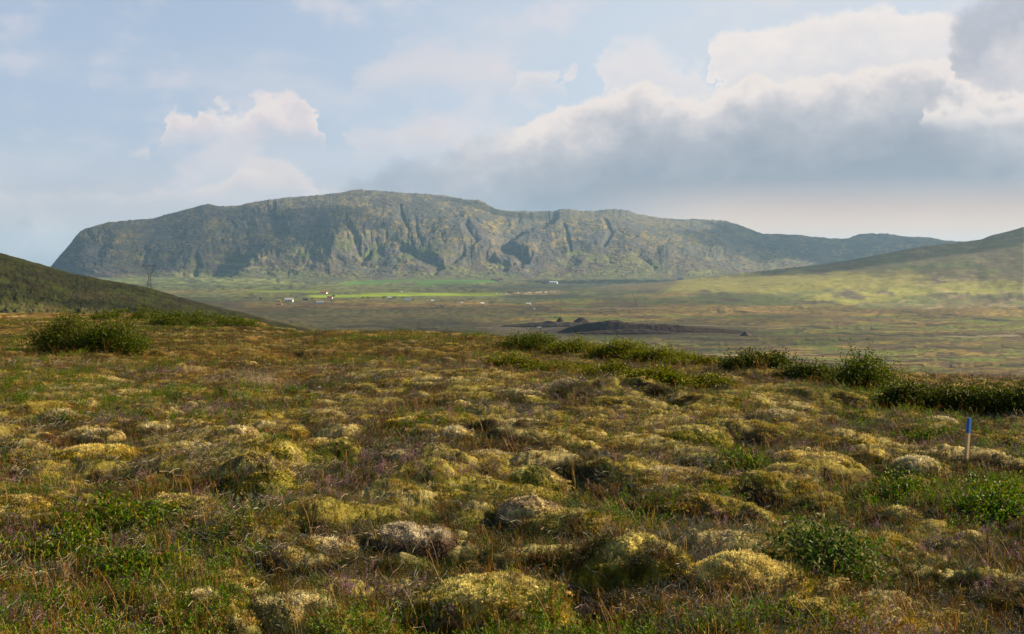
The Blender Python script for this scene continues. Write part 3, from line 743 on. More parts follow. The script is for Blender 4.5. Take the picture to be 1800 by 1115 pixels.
def Zm(x, y):
    """height of the heath with the cushions on it"""
    z = Z(x, y)
    for (cx, cy, R, Rd, n, zz) in mgrid:
        A = (x-cx)/R; B = (y-cy)/Rd; r = np.hypot(A, B); k = np.nonzero(r < .97)[0]
        if len(k) == 0: continue
        mx = np.maximum(np.abs(A[k]), np.abs(B[k]))+1e-9
        i = np.clip(np.rint((B[k]/mx*r[k]+1)/2*(n-1)), 0, n-1).astype(int); j = np.clip(np.rint((A[k]/mx*r[k]+1)/2*(n-1)), 0, n-1).astype(int)
        z[k] = np.maximum(z[k], zz[i, j])
    return z
def put(name, sources, w, n, keep, s0, s1, a=-.5, y1=75, sink=0.0, offm=True):
    x, y = spread(n, a, y1=y1)
    pr = keep(x, y)
    if offm: pr = pr*(1-.97*sst(.2, .8, mossy(x, y)+1.6*(fbm(x/.3, y/.3, 3, 309)-.5)))
    k = rng.random(len(x)) < pr; x, y = x[k], y[k]
    z = Zm(x, y)-sink
    m = len(x)
    rot = np.stack([rng.normal(0, .14, m), rng.normal(0, .14, m), rng.random(m)*6.283], -1)
    far = 1+.45*sst(12, 45, y)
    sc = (s0+(s1-s0)*rng.random(m))*far
    pick = rng.choice(len(sources), m, p=np.array(w)/sum(w))
    scatter(name, sources, np.stack([x, y, z], -1), rot, sc, pick)
    return m
f1 = lambda x, y: fbm(x/2.2, y/2.2, 3, 301)
f2 = lambda x, y: fbm(x/1.1, y/1.1, 3, 302)
f3 = lambda x, y: fbm(x/5, y/5, 3, 303)
f4 = lambda x, y: fbm(x/.8, y/.8, 3, 304)
def hum(x, y): return Z(x, y, full=True)[1]
put('grass', [v_grass('green') for _ in range(5)]+[v_grass('straw') for _ in range(3)]+[v_grass('rust') for _ in range(3)], [4.4]*5+[.9]*3+[1.9]*3, 105000, lambda x, y: .10+.9*sst(.40, .6, f1(x, y)), .38, .9)
put('heath_shrublets', [v_sprig('dark') for _ in range(4)]+[v_sprig('olive') for _ in range(3)]+[v_sprig('dead') for _ in range(3)]+[v_sprig('red') for _ in range(2)], [2.8]*4+[2.8]*3+[.8]*3+[1.8]*2, 190000, lambda x, y: (.3+.7*sst(.6, .4, f1(x, y)))*(1-.85*sst(.25, .5, hum(x, y))), .6, 1.25)
put('moss', [v_moss('gold') for _ in range(3)]+[v_moss('pale') for _ in range(2)], [1]*3+[.8]*2, 190000, lambda x, y: (.02+.98*sst(.14, .42, hum(x, y))*sst(.36, .52, f2(x, y)))*(1-.75*sst(14, 30, y)), .6, 1.3)
put('willow_leaves', [v_willow('fresh') for _ in range(4)]+[v_willow('gloss') for _ in range(2)], [1]*4+[.7]*2, 60000, lambda x, y: sst(.54, .66, f3(x, y)*.55+f2(x, y)*.45), .6, 1.1, a=-.3)
put('heather_flowers', [v_flower() for _ in range(4)], [1]*4, 7500, lambda x, y: .02+.9*sst(.62, .70, f4(x, y)), .6, 1.1, y1=30)
put('dry_grass_stalks', [v_stalk() for _ in range(5)], [1]*5, 9000, lambda x, y: .2+.8*sst(.45, .6, f2(x, y)), .6, 1.15, y1=40, offm=False)
put('dead_twigs', [v_twig() for _ in range(4)], [1]*4, 26000, lambda x, y: .12+.8*sst(.55, .65, f2(y, x)), .7, 1.4, y1=30)

# ------------------------------------------------------------------ shrubs
def shrub(name, px, py, wpx, hpx, n, label, group, pal, leaf=.045, dep=.5, y=None, bare=.25, cat='shrub', lean=0):
    p = hit(px, py) if y is None else np.array([(px-900)/F*y, y, float(Z(np.array([(px-900)/F*y]), np.array([y]), detail=False)[0])])
    yy = p[1]; W = wpx/F*yy/2*1.22; H = hpx/F*yy*(.92 if 'thicket' in group else 1.05); leaf = leaf*(1.25 if yy > 18 else 1.1); Dp = max(W*dep, H*.5)
    root = empty(name, tuple(p), label, cat, group)
    n = int(n*1.8); nc = max(14, int(n/110))
    cen = []
    for _ in range(nc):
        a = random.uniform(0, 6.283); r = math.sqrt(random.random())
        cx = r*math.cos(a)*W*.9; cy = r*math.sin(a)*Dp*.9
        top = H*(1-.75*r**2.2)*(.72+.5*float(vn(np.array(cx/W*3+px), np.array(cy/Dp*2), 401)))
        cen.append((cx+lean*top, cy, top*random.uniform(.3, 1)))
    m = MB()
    for (cx, cy, cz) in cen:
        bq = .04 if cat == 'dwarf willow' else random.uniform(.2, .6); bx = cx*bq; by = cy*bq
        mid = ((bx+cx)/2+random.uniform(-.05, .05)*W, (by+cy)/2, cz*.55)
        m.tube([(bx, by, -.08), mid, (cx, cy, cz)], [.012*H+.006, .008*H+.004, .003], 4, jit((.13, .10, .08), .3), cap=False)
        for _ in range(3):
            e = Vector((cx, cy, cz*.9))+rv(.14*H); m.tube([mid, tuple(e)], [.004, .002], 3, jit((.15, .11, .09), .3), cap=False)
    m.build('stems', M_twig, root)
    V, Fc, Cc = [], [], []
    gz = lambda x, y_: 0
    for _ in range(n):
        cx, cy, cz = random.choice(cen); s = random.uniform(.11, .22)*H+.04
        q = Vector((cx+random.gauss(0, s*1.1), cy+random.gauss(0, s*1.1), max(.03, cz+random.gauss(0, s*.7)-abs(random.gauss(0, bare*.1)))))
        d = Vector((q.x*.4/W, q.y*.4/Dp, .15))+rv(1.0)
        leafq(V, Fc, Cc, q, d, Vector((0, 0, 1))+rv(.8), leaf*random.uniform(.65, 1.1), leaf*(random.uniform(.35, .55) if cat == 'dwarf willow' else random.uniform(.5, .8)), jit(random.choice(pal), .22))
    o = src('foliage', V, Fc, Cc, M_leaf); C.objects.link(o); o.parent = root
    return root
GR = [(.055, .08, .013), (.075, .10, .016), (.10, .125, .022)]
YG = [(.095, .11, .014), (.12, .14, .018), (.15, .155, .025)]
DK = [(.04, .055, .01), (.055, .07, .013), (.075, .09, .018)]
shrub('willow_shrub', 128, 636, 118, 60, 5200, 'taller left half of the round green willow bush at far left', 'willow bushes on the heath', GR, .05, y=34)
shrub('willow_shrub', 196, 641, 112, 54, 4600, 'right half of the round green willow bush at far left, with bare grey stems', 'willow bushes on the heath', GR, .05, y=33.5)
shrub('willow_shrub', 350, 587, 190, 24, 4200, 'low spreading green shrub in front of the dark left hill', 'willow bushes on the heath', GR, .07, y=60)
shrub('willow_shrub', 235, 577, 170, 20, 3000, 'thin low green shrub patch above the round left bush', 'willow bushes on the heath', GR, .08, y=70)
shrub('willow_shrub', 930, 636, 105, 36, 4200, 'leftmost and darkest bush of the yellow green thicket at centre right', 'bushes of the central thicket', GR, .045, y=35)
shrub('willow_shrub', 1010, 642, 95, 32, 3600, 'second bush from the left in the central thicket', 'bushes of the central thicket', YG, .045, y=33)
shrub('willow_shrub', 1085, 650, 100, 40, 3800, 'tallest bush near the middle of the central thicket', 'bushes of the central thicket', YG, .045, y=31)
shrub('willow_shrub', 1160, 660, 95, 34, 3200, 'bush right of the tallest one in the central thicket', 'bushes of the central thicket', YG, .045, y=29.5)
shrub('willow_shrub', 1225, 668, 80, 22, 2000, 'low rightmost bush tailing off the central thicket', 'bushes of the central thicket', YG, .045, y=28)
shrub('willow_shrub', 1330, 678, 105, 32, 3200, 'low dark shrub between the central thicket and the single upright bush', 'bushes of the right hedge', DK, .045, y=26)
shrub('willow_shrub', 1420, 684, 110, 34, 3400, 'low dark shrub immediately left of the single upright bush', 'bushes of the right hedge', DK, .045, y=25)
shrub('willow_shrub', 1520, 698, 66, 74, 4600, 'upright bush standing above the left end of the right hedge', 'bushes of the right hedge', GR, .042, y=23.5)
for (px, w, h, lab) in ((1600, 90, 46, 'lowest dark bush just right of the upright bush in the hedge'), (1672, 100, 60, 'dense dark hedge bush with lit leaf tips behind the stake'), (1745, 100, 60, 'second dark hedge bush in from the right edge'), (1815, 100, 58, 'dark hedge bush cut by the right edge'), (1890, 110, 58, 'hedge bush just beyond the right edge')):
    shrub('willow_shrub', px, 716, w, h, 5200, lab, 'bushes of the right hedge', DK, .042, y=20.5+(px-1600)*-.004)
for (px, py, w, h, lab) in ((905, 652, 80, 22, 'low lit shrub at the front left corner of the central thicket'), (985, 660, 95, 24, 'low shrub in the front row of the thicket, second from its left'),
                            (1065, 668, 95, 26, 'low shrub in the front row of the thicket, below its tallest bush'), (1150, 678, 95, 24, 'low yellow green shrub in the front row of the thicket, third from its left'), (1235, 686, 90, 20, 'last low shrub at the right end of the front row of the thicket')):
    shrub('willow_shrub', px, py, w*1.1, h*1.1, 3000, lab, 'bushes of the central thicket', YG, .045)
# low leafy willows close by
FR = [(.075, .135, .025), (.105, .175, .036), (.06, .10, .02), (.19, .19, .055)]
GLs = [(.045, .08, .022), (.06, .10, .03), (.09, .13, .05), (.16, .17, .08)]
for (px, py, w, h, n, pal, lab) in (
    (215, 935, 150, 55, 900, FR, 'bright green dwarf willow in front of the golden hummock at left'),
    (90, 995, 170, 60, 950, FR, 'bright green dwarf willow at the left edge with a few orange leaves'),
    (235, 1020, 150, 40, 700, FR, 'bright green dwarf willow lowest in the left foreground'),
    (425, 990, 60, 25, 160, FR, 'small green dwarf willow sprig right of the left foreground patch'),
    (1440, 1015, 190, 85, 1500, GLs, 'dark glossy leaved willow filling the right foreground'),
    (1290, 830, 100, 35, 650, FR, 'light green dwarf willow left of the bright yellow hummock'),
    (1570, 880, 90, 40, 600, FR, 'light green dwarf willow below the rounded beige hummock at right'),
    (1740, 915, 130, 75, 1300, FR, 'leafy green dwarf willow near the right edge below the stake'),
    (1640, 780, 110, 22, 500, FR, 'low light green dwarf willow just left of the stake'),
    (420, 905, 56, 22, 90, [(.25, .28, .2), (.2, .25, .15)], 'pale silvery willow sprig at the foot of the largest hummock')):
    shrub('dwarf_willow', px, py, w, h, n, lab, 'dwarf willows on the heath', pal, .042, dep=.6, bare=.1, cat='dwarf willow')
def bare_bush(px, py, wpx, hpx, n, label):
    p = hit(px, py); W = wpx/F*p[1]/2; H = hpx/F*p[1]; m = MB()
    root = empty('bare_bush', tuple(p), label, 'bare bush')
    for _ in range(n):
        a = random.uniform(0, 6.283); q = Vector((random.uniform(-.4, .4)*W, random.uniform(-.3, .3)*W, -.02)); pts = [tuple(q)]
        d = Vector((math.cos(a)*.7*W/H, math.sin(a)*.5*W/H, 1)).normalized()
        for k in range(5): q = q+d*H*.26; pts.append(tuple(q)); d = (d+rv(.45)).normalized()
        c = jit((.25, .21, .18), .3); m.tube(pts, [.004, .0035, .003, .0025, .002, .0012], 4, c, cap=False)
        for k in (2, 3): m.tube([pts[k], tuple(Vector(pts[k])+rv(.35*H)+Vector((0, 0, .12*H)))], [.002, .001], 3, c, cap=False)
    m.build('branches', M_twig, root)
bare_bush(455, 684, 80, 32, 46, 'leafless grey bush behind the hummocks, left of centre')
bare_bush(1045, 1100, 130, 42, 46, 'bleached grey dead twigs between the bottom golden hummock and the tallest one')
bare_bush(1765, 1110, 90, 30, 30, 'bleached dead twigs in the bottom right corner')

# ------------------------------------------------------------------ stake and stone
ty = np.geomspace(7, 25, 1500); tx = (1698-900)/F*ty; tz = Zm(tx, ty); k = np.argmax(tz+.05 >= CAM+(HOR-804)/F*ty); p = np.array([tx[k], ty[k], tz[k]]); yy = p[1]; Hs = CAM-p[2]-(735-HOR)/F*yy; w = .5*5.5/F*yy
root = empty('survey_stake', tuple(p), 'slim wooden survey stake with a blue painted top, leaning slightly right', 'stake')
lean = Matrix.Rotation(math.radians(4.5), 4, 'Y') @ Matrix.Rotation(math.radians(32), 4, 'Z')
m = MB(); m.box(-w, w, -w, w, -.12, Hs*.66, (.45, .30, .15), lean); b = m.build('wooden_shaft', M_paint, root)
m = MB(); w2 = w*1.05; m.box(-w2, w2, -w2, w2, Hs*.66, Hs*.99, (.012, .10, .38), lean)
m.box(-w2*.8, w2*.8, -w2*.8, w2*.8, Hs*.99, Hs, (.02, .12, .4), lean); m.build('blue_top', M_paint, root)
p = hit(1066, 668); R = 9/F*p[1]
ic = bpy.data.meshes.new('tmp'); import bmesh
bm = bmesh.new(); bmesh.ops.create_icosphere(bm, subdivisions=4, radius=1)
V0 = np.array([v.co for v in bm.verts]); F0 = np.array([[v.index for v in f.verts] for f in bm.faces]); bm.free()
def lump(sc, seed, amp=.5, fr=1.4):
    V = V0.copy(); d = 1+amp*(fbm(V[:, 0]*fr+seed+V[:, 2]*.7, V[:, 1]*fr-V[:, 2]*fr, 4, seed)-.5)*2
    return V*d[:, None]*np.array(sc)
V = lump((R, R*.9, R*1.15), 501)+np.array([0, 0, R*.7])
cc = mix(col(.06, .045, .035), col(.26, .2, .12), sst(.4, 1.4, V[:, 2]/R))  # lit top and dark foot put into the boulder's colour by height
tag(mesh_obj('boulder', V, F0, M_moss, cc, loc=tuple(p)), 'small dark boulder with a painted sunlit top in front of the central thicket', 'boulder')

# ------------------------------------------------------------------ valley: buildings, bales, poles, pit
WHT = (.6, .59, .56); RED = (.35, .03, .045); GRY = (.22, .23, .25); DRK = (.045, .045, .05); TAN = (.42, .32, .22); PNK = (.45, .22, .18); BLU = (.13, .18, .26)
def house(px, py, wpx, hpx, wall, roof, label, depth=.55, rz=None, name='farm_building', cat='building'):
    p = vground(px, py); y = p[1]; W = wpx/F*y*.7; H = hpx/F*y*.72
    root = empty(name, tuple(p), label, cat, 'farm buildings in the valley', rz if rz is not None else random.uniform(-.35, .35))
    D = W*depth; e = H*.58; x0, x1 = -W/2, W/2; y0, y1 = -D/2, D/2
    m = MB(); V = [(x0, y0, -1), (x1, y0, -1), (x1, y1, -1), (x0, y1, -1), (x0, y0, e), (x1, y0, e), (x1, y1, e), (x0, y1, e), (x0, 0, H), (x1, 0, H)]
    m.add(V, [(0, 1, 5, 4), (2, 3, 7, 6), (1, 2, 6, 9, 5), (3, 0, 4, 8, 7)], wall); m.build('wall', M_paint, root)
    m = MB(); o = .05*W; t = .25
    for s in (-1, 1):
        ye = s*(D/2+.5); ze = e-.5*(H-e)/(D/2)
        V = [(x0-o, ye, ze+.05), (x1+o, ye, ze+.05), (x1+o, 0, H+.05), (x0-o, 0, H+.05), (x0-o, ye, ze+t), (x1+o, ye, ze+t), (x1+o, 0, H+t), (x0-o, 0, H+t)]
        m.add(V, [(0, 1, 2, 3), (4, 5, 6, 7), (0, 1, 5, 4), (1, 2, 6, 5), (3, 0, 4, 7)], roof)
    m.build('roof', M_paint, root)
    if wpx > 8:
        for k in range(3):
            xx = x0+W*(.2+.3*k); m = MB(); m.box(xx-.06*W, xx+.06*W, y0-.06, y0+.02, e*.35, e*.75, (.04, .05, .06)); m.build('window', M_paint, root)
    return root
for a in ((508, 531, 20, 10, WHT, (.62, .58, .48), 'largest white gabled barn among the left valley farms'),
          (490, 530.5, 9, 5, TAN, (.4, .25, .12), 'small tan shed touching the left side of the large white barn'),
          (491, 536, 13, 5, PNK, (.30, .12, .09), 'brick pink shed in front of the large white barn'),
          (537, 528, 12, 5, DRK, DRK, 'dark low shed right of the large white barn'),
          (569, 516.5, 17, 5, WHT, RED, 'upper of two red roofed farmhouses beside the lime green field'),
          (580, 525, 13, 5.5, WHT, RED, 'lower red roofed white farmhouse beside the lime green field'),
          (562, 534.5, 17, 7, (.55, .55, .55), GRY, 'grey roofed pale house below the two red roofed ones'),
          (686, 525, 16, 4, (.3, .3, .3), (.3, .34, .36), 'low grey roof half hidden among trees right of the red roofs'),
          (716, 530, 17, 6, WHT, BLU, 'white house with a blue grey roof left of the small white cubes'),
          (760, 531, 8, 5, WHT, (.7, .7, .68), 'white boxy hut right of the blue grey roofed house'),
          (751, 530, 4, 3, WHT, WHT, 'tiny white shed tucked against the left of the white boxy hut'),
          (812, 534, 6, 4, WHT, WHT, 'lone small white cabin on the brown valley floor'),
          (848, 535, 8, 4, WHT, (.7, .72, .75), 'white cabin second to the right of the boxy hut'),
          (706, 514.5, 4.5, 3, WHT, WHT, 'tiny white hut on the upper edge of the lime green strip'),
          (874, 495, 12, 7, (.45, .35, .32), (.28, .10, .09), 'brown roofed farmhouse among trees on the upper green field'),
          (973, 499, 19, 6, WHT, (.55, .6, .68), 'long white farm shed below the foot of the mountain'),
          (956, 499, 9, 5, DRK, (.08, .07, .09), 'dark shed left of the long white farm shed'),
          (1196, 493, 13, 7, (.55, .35, .32), (.45, .25, .23), 'pinkish farmhouse at the foot of the right hill'),
          (1212, 494, 7, 4.5, WHT, WHT, 'small white shed right of the pinkish farmhouse'),
          (929, 536, 11, 4.5, WHT, (.66, .7, .76), 'white cabin left above the dark gravel pit'),
          (938, 544, 6, 3.5, WHT, WHT, 'small white cabin below the one left of the gravel pit')):
    house(*a)
# farm trees
def farm_tree(px, py, hpx, wpx, label, conif=False):
    p = vground(px, py); y = p[1]; H = hpx/F*y; W = wpx/F*y/2
    root = empty('farm_tree', tuple(p), label, 'tree', 'trees around the valley farms')
    m = MB(); m.tube([(0, 0, -.5), (.1*W, 0, H*.4), (0, .1*W, H*.8)], [.05*H, .035*H, .01*H], 6, (.07, .05, .04)); m.build('trunk', M_twig, root)
    V, Fc, Cc = [], [], []
    cl = [(random.uniform(-.75, .75)*W, random.uniform(-.6, .6)*W, H*random.uniform(.3, .85)) for _ in range(12)]
    for _ in range(420):
        c = random.choice(cl); s = .2*W
        q = Vector((random.gauss(c[0], s), random.gauss(c[1], s), max(.2, random.gauss(c[2], H*.1))))
        leafq(V, Fc, Cc, q, rv(), rv(), H*.11, H*.07, jit(random.choice([(.03, .05, .015), (.04, .06, .02)])))
    o = src('crown', V, Fc, Cc, M_plant); C.objects.link(o); o.parent = root
for a in ((459, 528, 5, 6, 'lone dark tree left of the large white barn'), (548, 528, 5, 9, 'dark tree right of the dark low shed'), (586, 524, 6, 7, 'dark tree at the right end of the lower red roofed house'),
          (638, 526, 4, 9, 'left one of two dark trees below the lime green field'), (646, 526, 4, 7, 'right one of two dark trees below the lime green field'), (676, 525, 5, 9, 'tree at the left end of the low grey roof'), (692, 525.5, 5, 9, 'tree at the right end of the low grey roof'),
          (724, 530, 4.5, 8, 'dark tree beside the house with the blue grey roof'), (866, 495, 5, 8, 'tree left of the brown roofed farmhouse'), (882, 495, 5.5, 8, 'tree right of the brown roofed farmhouse')):
    farm_tree(*a)
# wrapped bales on the stubble strip
def bale_mesh():
    m = MB(); n = 14; r = .95
    pts = [(-.75, 0, r), (-.72, 0, r), (.72, 0, r), (.75, 0, r)]
    m.tube(pts, [r*.93, r, r, r*.93], n, (.8, .8, .78)); return m
bale = bale_mesh().build('wrapped_bale', M_paint, None, True)
spots = [(random.uniform(866, 988), 0) for _ in range(30)]
for k, (px, _) in enumerate(spots):
    p = vground(px, float(np.interp(px, [860, 1000], [517.5, 513]))+random.uniform(-1.3, 1.0))
    o = bale if k == 0 else bale.copy()
    if k: C.objects.link(o)
    o.location = p; o.rotation_euler = (0, 0, random.uniform(0, 3.1)); o.scale = (1.25,)*3
    tag(o, 'white plastic wrapped hay bale lying on the pale stubble strip in the valley', 'hay bale', 'wrapped hay bales on the stubble strip')
# lattice pylons
STEEL = (.10, .10, .105)
def pylon(loc, H, label, rz=0, r=.10):
    """delta lattice tower: narrow legs, waist, widening head with crossbeam"""
    root = empty('lattice_pylon', tuple(loc), label, 'pylon', 'lattice pylons', rz)
    def lat(levels, nm):
        m = MB()
        for (z0, w0), (z1, w1) in zip(levels[:-1], levels[1:]):
            c0 = [(sx*w0, sy*w0*.6, z0) for sx, sy in ((-1, -1), (1, -1), (1, 1), (-1, 1))]; c1 = [(sx*w1, sy*w1*.6, z1) for sx, sy in ((-1, -1), (1, -1), (1, 1), (-1, 1))]
            for k in range(4):
                m.tube([c0[k], c1[k]], r, 4, STEEL); m.tube([c0[k], c1[(k+1) % 4]], r*.6, 3, STEEL); m.tube([c0[(k+1) % 4], c1[k]], r*.6, 3, STEEL); m.tube([c1[k], c1[(k+1) % 4]], r*.6, 3, STEEL)
        return m.build(nm, M_paint, root)
    lat([(-1, .13*H), (.12*H, .10*H), (.26*H, .07*H), (.42*H, .045*H), (.55*H, .03*H)], 'tower_base')
    m = MB()
    for s in (-1, 1):
        for d in (-.02*H, .02*H):
            m.tube([(s*.03*H, d, .55*H), (s*.17*H, d, .8*H), (s*.13*H, d, .94*H)], r, 4, STEEL)
            m.tube([(s*.03*H, d, .63*H), (s*.17*H, d, .8*H)], r*.6, 3, STEEL); m.tube([(s*.03*H, d, .55*H), (s*.03*H, d, .66*H), (s*.14*H, d, .74*H)], r*.6, 3, STEEL)
        m.tube([(s*.13*H, 0, .94*H), (s*.16*H, 0, H)], r*.8, 3, STEEL)
    m.build('tower_head', M_paint, root)
    m = MB()
    for z in (.9*H, .945*H): m.tube([(-.28*H, 0, z), (.28*H, 0, z)], r, 4, STEEL)
    for k in range(8):
        x0 = -.28*H+k*.07*H; m.tube([(x0, 0, .9*H), (x0+.07*H, 0, .945*H)], r*.6, 3, STEEL)
    m.build('crossbeam', M_paint, root)
    for x in (-.25*H, 0, .25*H):
        m = MB(); m.tube([(x, 0, .9*H), (x, 0, .9*H-.06*H)], r*.9, 5, (.12, .13, .13)); m.build('insulator', M_paint, root)
    return root
p = Pt(263, 512, 1010); pylon(p, 48/F*1010, 'large lattice pylon rising behind the dark left hill', .1, .17)
p = vground(1117, 546); pylon(p, 36/F*p[1], 'faint lattice pylon above the dark gravel pit', .2, .09)
def on_hill(px, py, obj):
    return None
def pole(loc, H, label, arm=True, r=.13, rz=0, two=False):
    root = empty('power_pole', tuple(loc), label, 'power pole', 'wooden power poles in the valley', rz)
    xs_ = (-1.6, 1.6) if two else (0,)
    for x in xs_:
        m = MB(); m.tube([(x, 0, -.5), (x, 0, H)], [r*1.2, r], 7, (.07, .055, .045)); m.build('post', M_paint, root)
    if arm:
        m = MB(); m.box(-2.6, 2.6, -.1, .1, H*.9, H*.9+.2, (.07, .055, .045)); m.build('crossarm', M_paint, root)
        for x in (-2.3, 0.35, 2.3):
            m = MB(); m.tube([(x, 0, H*.9+.2), (x, 0, H*.9+.6)], .07, 6, (.2, .2, .2)); m.build('insulator', M_paint, root)
for (px, py, h, two, lab) in ((902, 590, 26, True, 'nearest twin power pole left of the gravel pit'), (985, 558, 17, False, 'power pole behind the left end of the gravel pit'), (1037, 556, 17, False, 'power pole second right behind the gravel pit'),
                              (1076, 547, 18, True, 'twin power pole left of the faint pylon'), (1135, 541, 17, False, 'power pole right of the faint pylon'), (894, 570, 9, False, 'short pole at the far side of the bare gravel'),
                              (772, 592, 8, False, 'left of two short fence posts beyond the yellow heath crest'), (779, 592, 8, False, 'right of two short fence posts beyond the yellow heath crest')):  # the short pair are fence posts built with the pole shape
    p = vground(px, py); pole(p, h/F*p[1], lab, arm=h > 10, r=.16, two=two)

# gravel pit: banks and heaps
def heap(name, px, py, wpx, hpx, label, seed, depth=.5, c0=(.017, .011, .011), c1=(.03, .018, .017), cat='spoil heap', skew=0.):
    p = vground(px, py); y = p[1]; W = wpx/F*y/2; H = hpx/F*y; D = max(W*depth, H*1.6)
    nx_, ny_ = int(np.clip(wpx*1.2, 24, 300)), 40
    a, b = np.meshgrid(np.linspace(-1, 1, nx_), np.linspace(-1, 1, ny_)); 
    r = np.maximum(np.abs(a), np.abs(b)); q = np.hypot(a, b)+1e-9; A, B = a*r/q, b*r/q
    k = np.clip(1-r, 0, 1)
    k2 = np.minimum(1.25*k**.9, 1) if not skew else np.interp(A, [-1, -.85, -.55, -.25, .3, 1], [0, .5, 1, .8, .5, .1])*np.minimum(1.6*np.clip(1-np.abs(B)/np.sqrt(np.maximum(1-A*A, .01)), 0, 1), 1)
    z = H*k2*(.72+.5*fbm(A*wpx/34+seed, B*1.4, 3, seed))+(fbm(A*wpx/5, B*9, 3, seed+1)-.5)*H*.07*np.minimum(k*5, 1)-1.5*(1-np.minimum(k*6, 1))
    n = fbm(A*wpx/8, B*6, 3, seed+2)
    o = mesh_obj(name, np.stack([A*W, B*D+D*.6, z], -1).reshape(-1, 3), gridf(ny_, nx_), M_valley, mix(col(*c0), col(*c1), n).reshape(-1, 3), loc=tuple(p))
    if label: tag(o, label, cat, 'spoil heaps of the gravel pit')
    return o
tag(heap('pit_bank', 1150, 585, 345, 21, None, 601, .16, skew=-.6), kind='structure')
tag(heap('pit_bank', 1105, 588, 215, 9, None, 604, .2, (.015, .010, .010), (.026, .016, .015)), kind='structure')
tag(heap('pit_bank', 968, 575, 200, 9, None, 607, .2, (.025, .022, .022), (.045, .036, .034)), kind='structure')
heap('spoil_heap', 1078, 578, 90, 15, 'tallest dark red spoil heap in the gravel pit', 610, .5)
heap('spoil_heap', 1022, 567, 30, 9, 'rounded reddish spoil heap left of the tallest one', 612)
heap('spoil_heap', 985, 566, 15, 8, 'small pointed spoil heap at the left of the gravel pit', 614)
heap('spoil_heap', 1312, 591, 22, 7, 'small brown spoil heap at the right end of the gravel pit', 616, .5, (.06, .045, .04), (.1, .08, .07))
# excavator in the pit
p = vground(1046, 579); s = .72*12/F*p[1]/7.0
root = empty('excavator', tuple(p), 'small pale excavator with bent arm working in the dark gravel pit', 'excavator'); root.scale = (s*1.3,)*3
YEL = (.5, .42, .22)
for yv in (-1.3, 1.3):
    m = MB(); m.box(-2.2, 2.2, yv-.35, yv+.35, -.2, .9, (.05, .05, .05)); m.tube([(-2.2, yv-.36, .35), (-2.2, yv+.36, .35)], .54, 10, (.05, .05, .05)); m.tube([(2.2, yv-.36, .35), (2.2, yv+.36, .35)], .54, 10, (.05, .05, .05)); m.build('track', M_paint, root)
m = MB(); m.box(-.3, 3.0, -1.4, 1.4, 1.0, 2.4, YEL); m.box(1.6, 3.1, -1.3, 1.3, 2.4, 2.8, YEL); m.build('body', M_paint, root)
m = MB(); m.box(-.6, 1.2, -1.3, -.2, 1.1, 3.3, (.75, .75, .72)); cb = m.build('cab', M_paint, root)
m = MB(); m.box(-.45, 1.05, -1.33, -1.31, 2.1, 3.1, (.05, .07, .08)); m.build('window', M_paint, cb)
m = MB(); m.tube([(-.3, .4, 1.6), (-2.6, .4, 4.6), (-4.4, .4, 4.7)], [.4, .35, .25], 6, YEL); m.build('boom', M_paint, root)
m = MB(); m.tube([(-4.2, .4, 5.0), (-5.6, .4, 2.0)], [.28, .18], 6, YEL); m.build('stick', M_paint, root)
m = MB(); m.add([(-6.1, -.2, 2.0), (-5.1, -.2, 2.0), (-5.3, -.2, .9), (-6.0, -.2, 1.1), (-6.1, 1., 2.0), (-5.1, 1., 2.0), (-5.3, 1., .9), (-6.0, 1., 1.1)], [(0, 1, 2, 3), (4, 5, 6, 7), (0, 1, 5, 4), (1, 2, 6, 5), (2, 3, 7, 6)], (.1, .1, .1)); m.build('bucket', M_paint, root)
# lorry in the pit
p = vground(948, 578.5); root = empty('lorry', tuple(p), 'tiny white lorry parked on the bare gravel left of the pit', 'lorry', rz=.3)
m = MB(); m.box(-3.2, 1.2, -1.2, 1.2, 1.0, 2.9, (.75, .75, .75)); m.build('cargo_box', M_paint, root)
m = MB(); m.box(1.4, 3.2, -1.15, 1.15, .8, 2.7, (.75, .75, .75)); m.build('cab', M_paint, root)
for xx in (-2.2, 2.3):
    for s_ in (-1, 1): m = MB(); m.tube([(xx, s_*1.2-.15, .5), (xx, s_*1.2+.15, .5)], .5, 10, (.03, .03, .03)); m.build('wheel', M_paint, root)

# ------------------------------------------------------------------ haze, clouds, sun, sky
m, nt, out = nodes('haze air')
pv = N(nt, 'ShaderNodeVolumePrincipled'); pv.inputs['Density'].default_value = 2.7e-5
pv.inputs['Color'].default_value = (.34, .61, 1, 1); pv.inputs['Anisotropy'].default_value = .25
for a_ in ('Density Attribute', 'Color Attribute', 'Temperature Attribute'):
    if a_ in pv.inputs: pv.inputs[a_].default_value = ''
nt.links.new(pv.outputs[0], out.inputs['Volume'])
mb = MB(); mb.box(-27000, 27000, -27000, 27000, -160, 520); hz = mb.build('haze', m); tag(hz, kind='stuff')

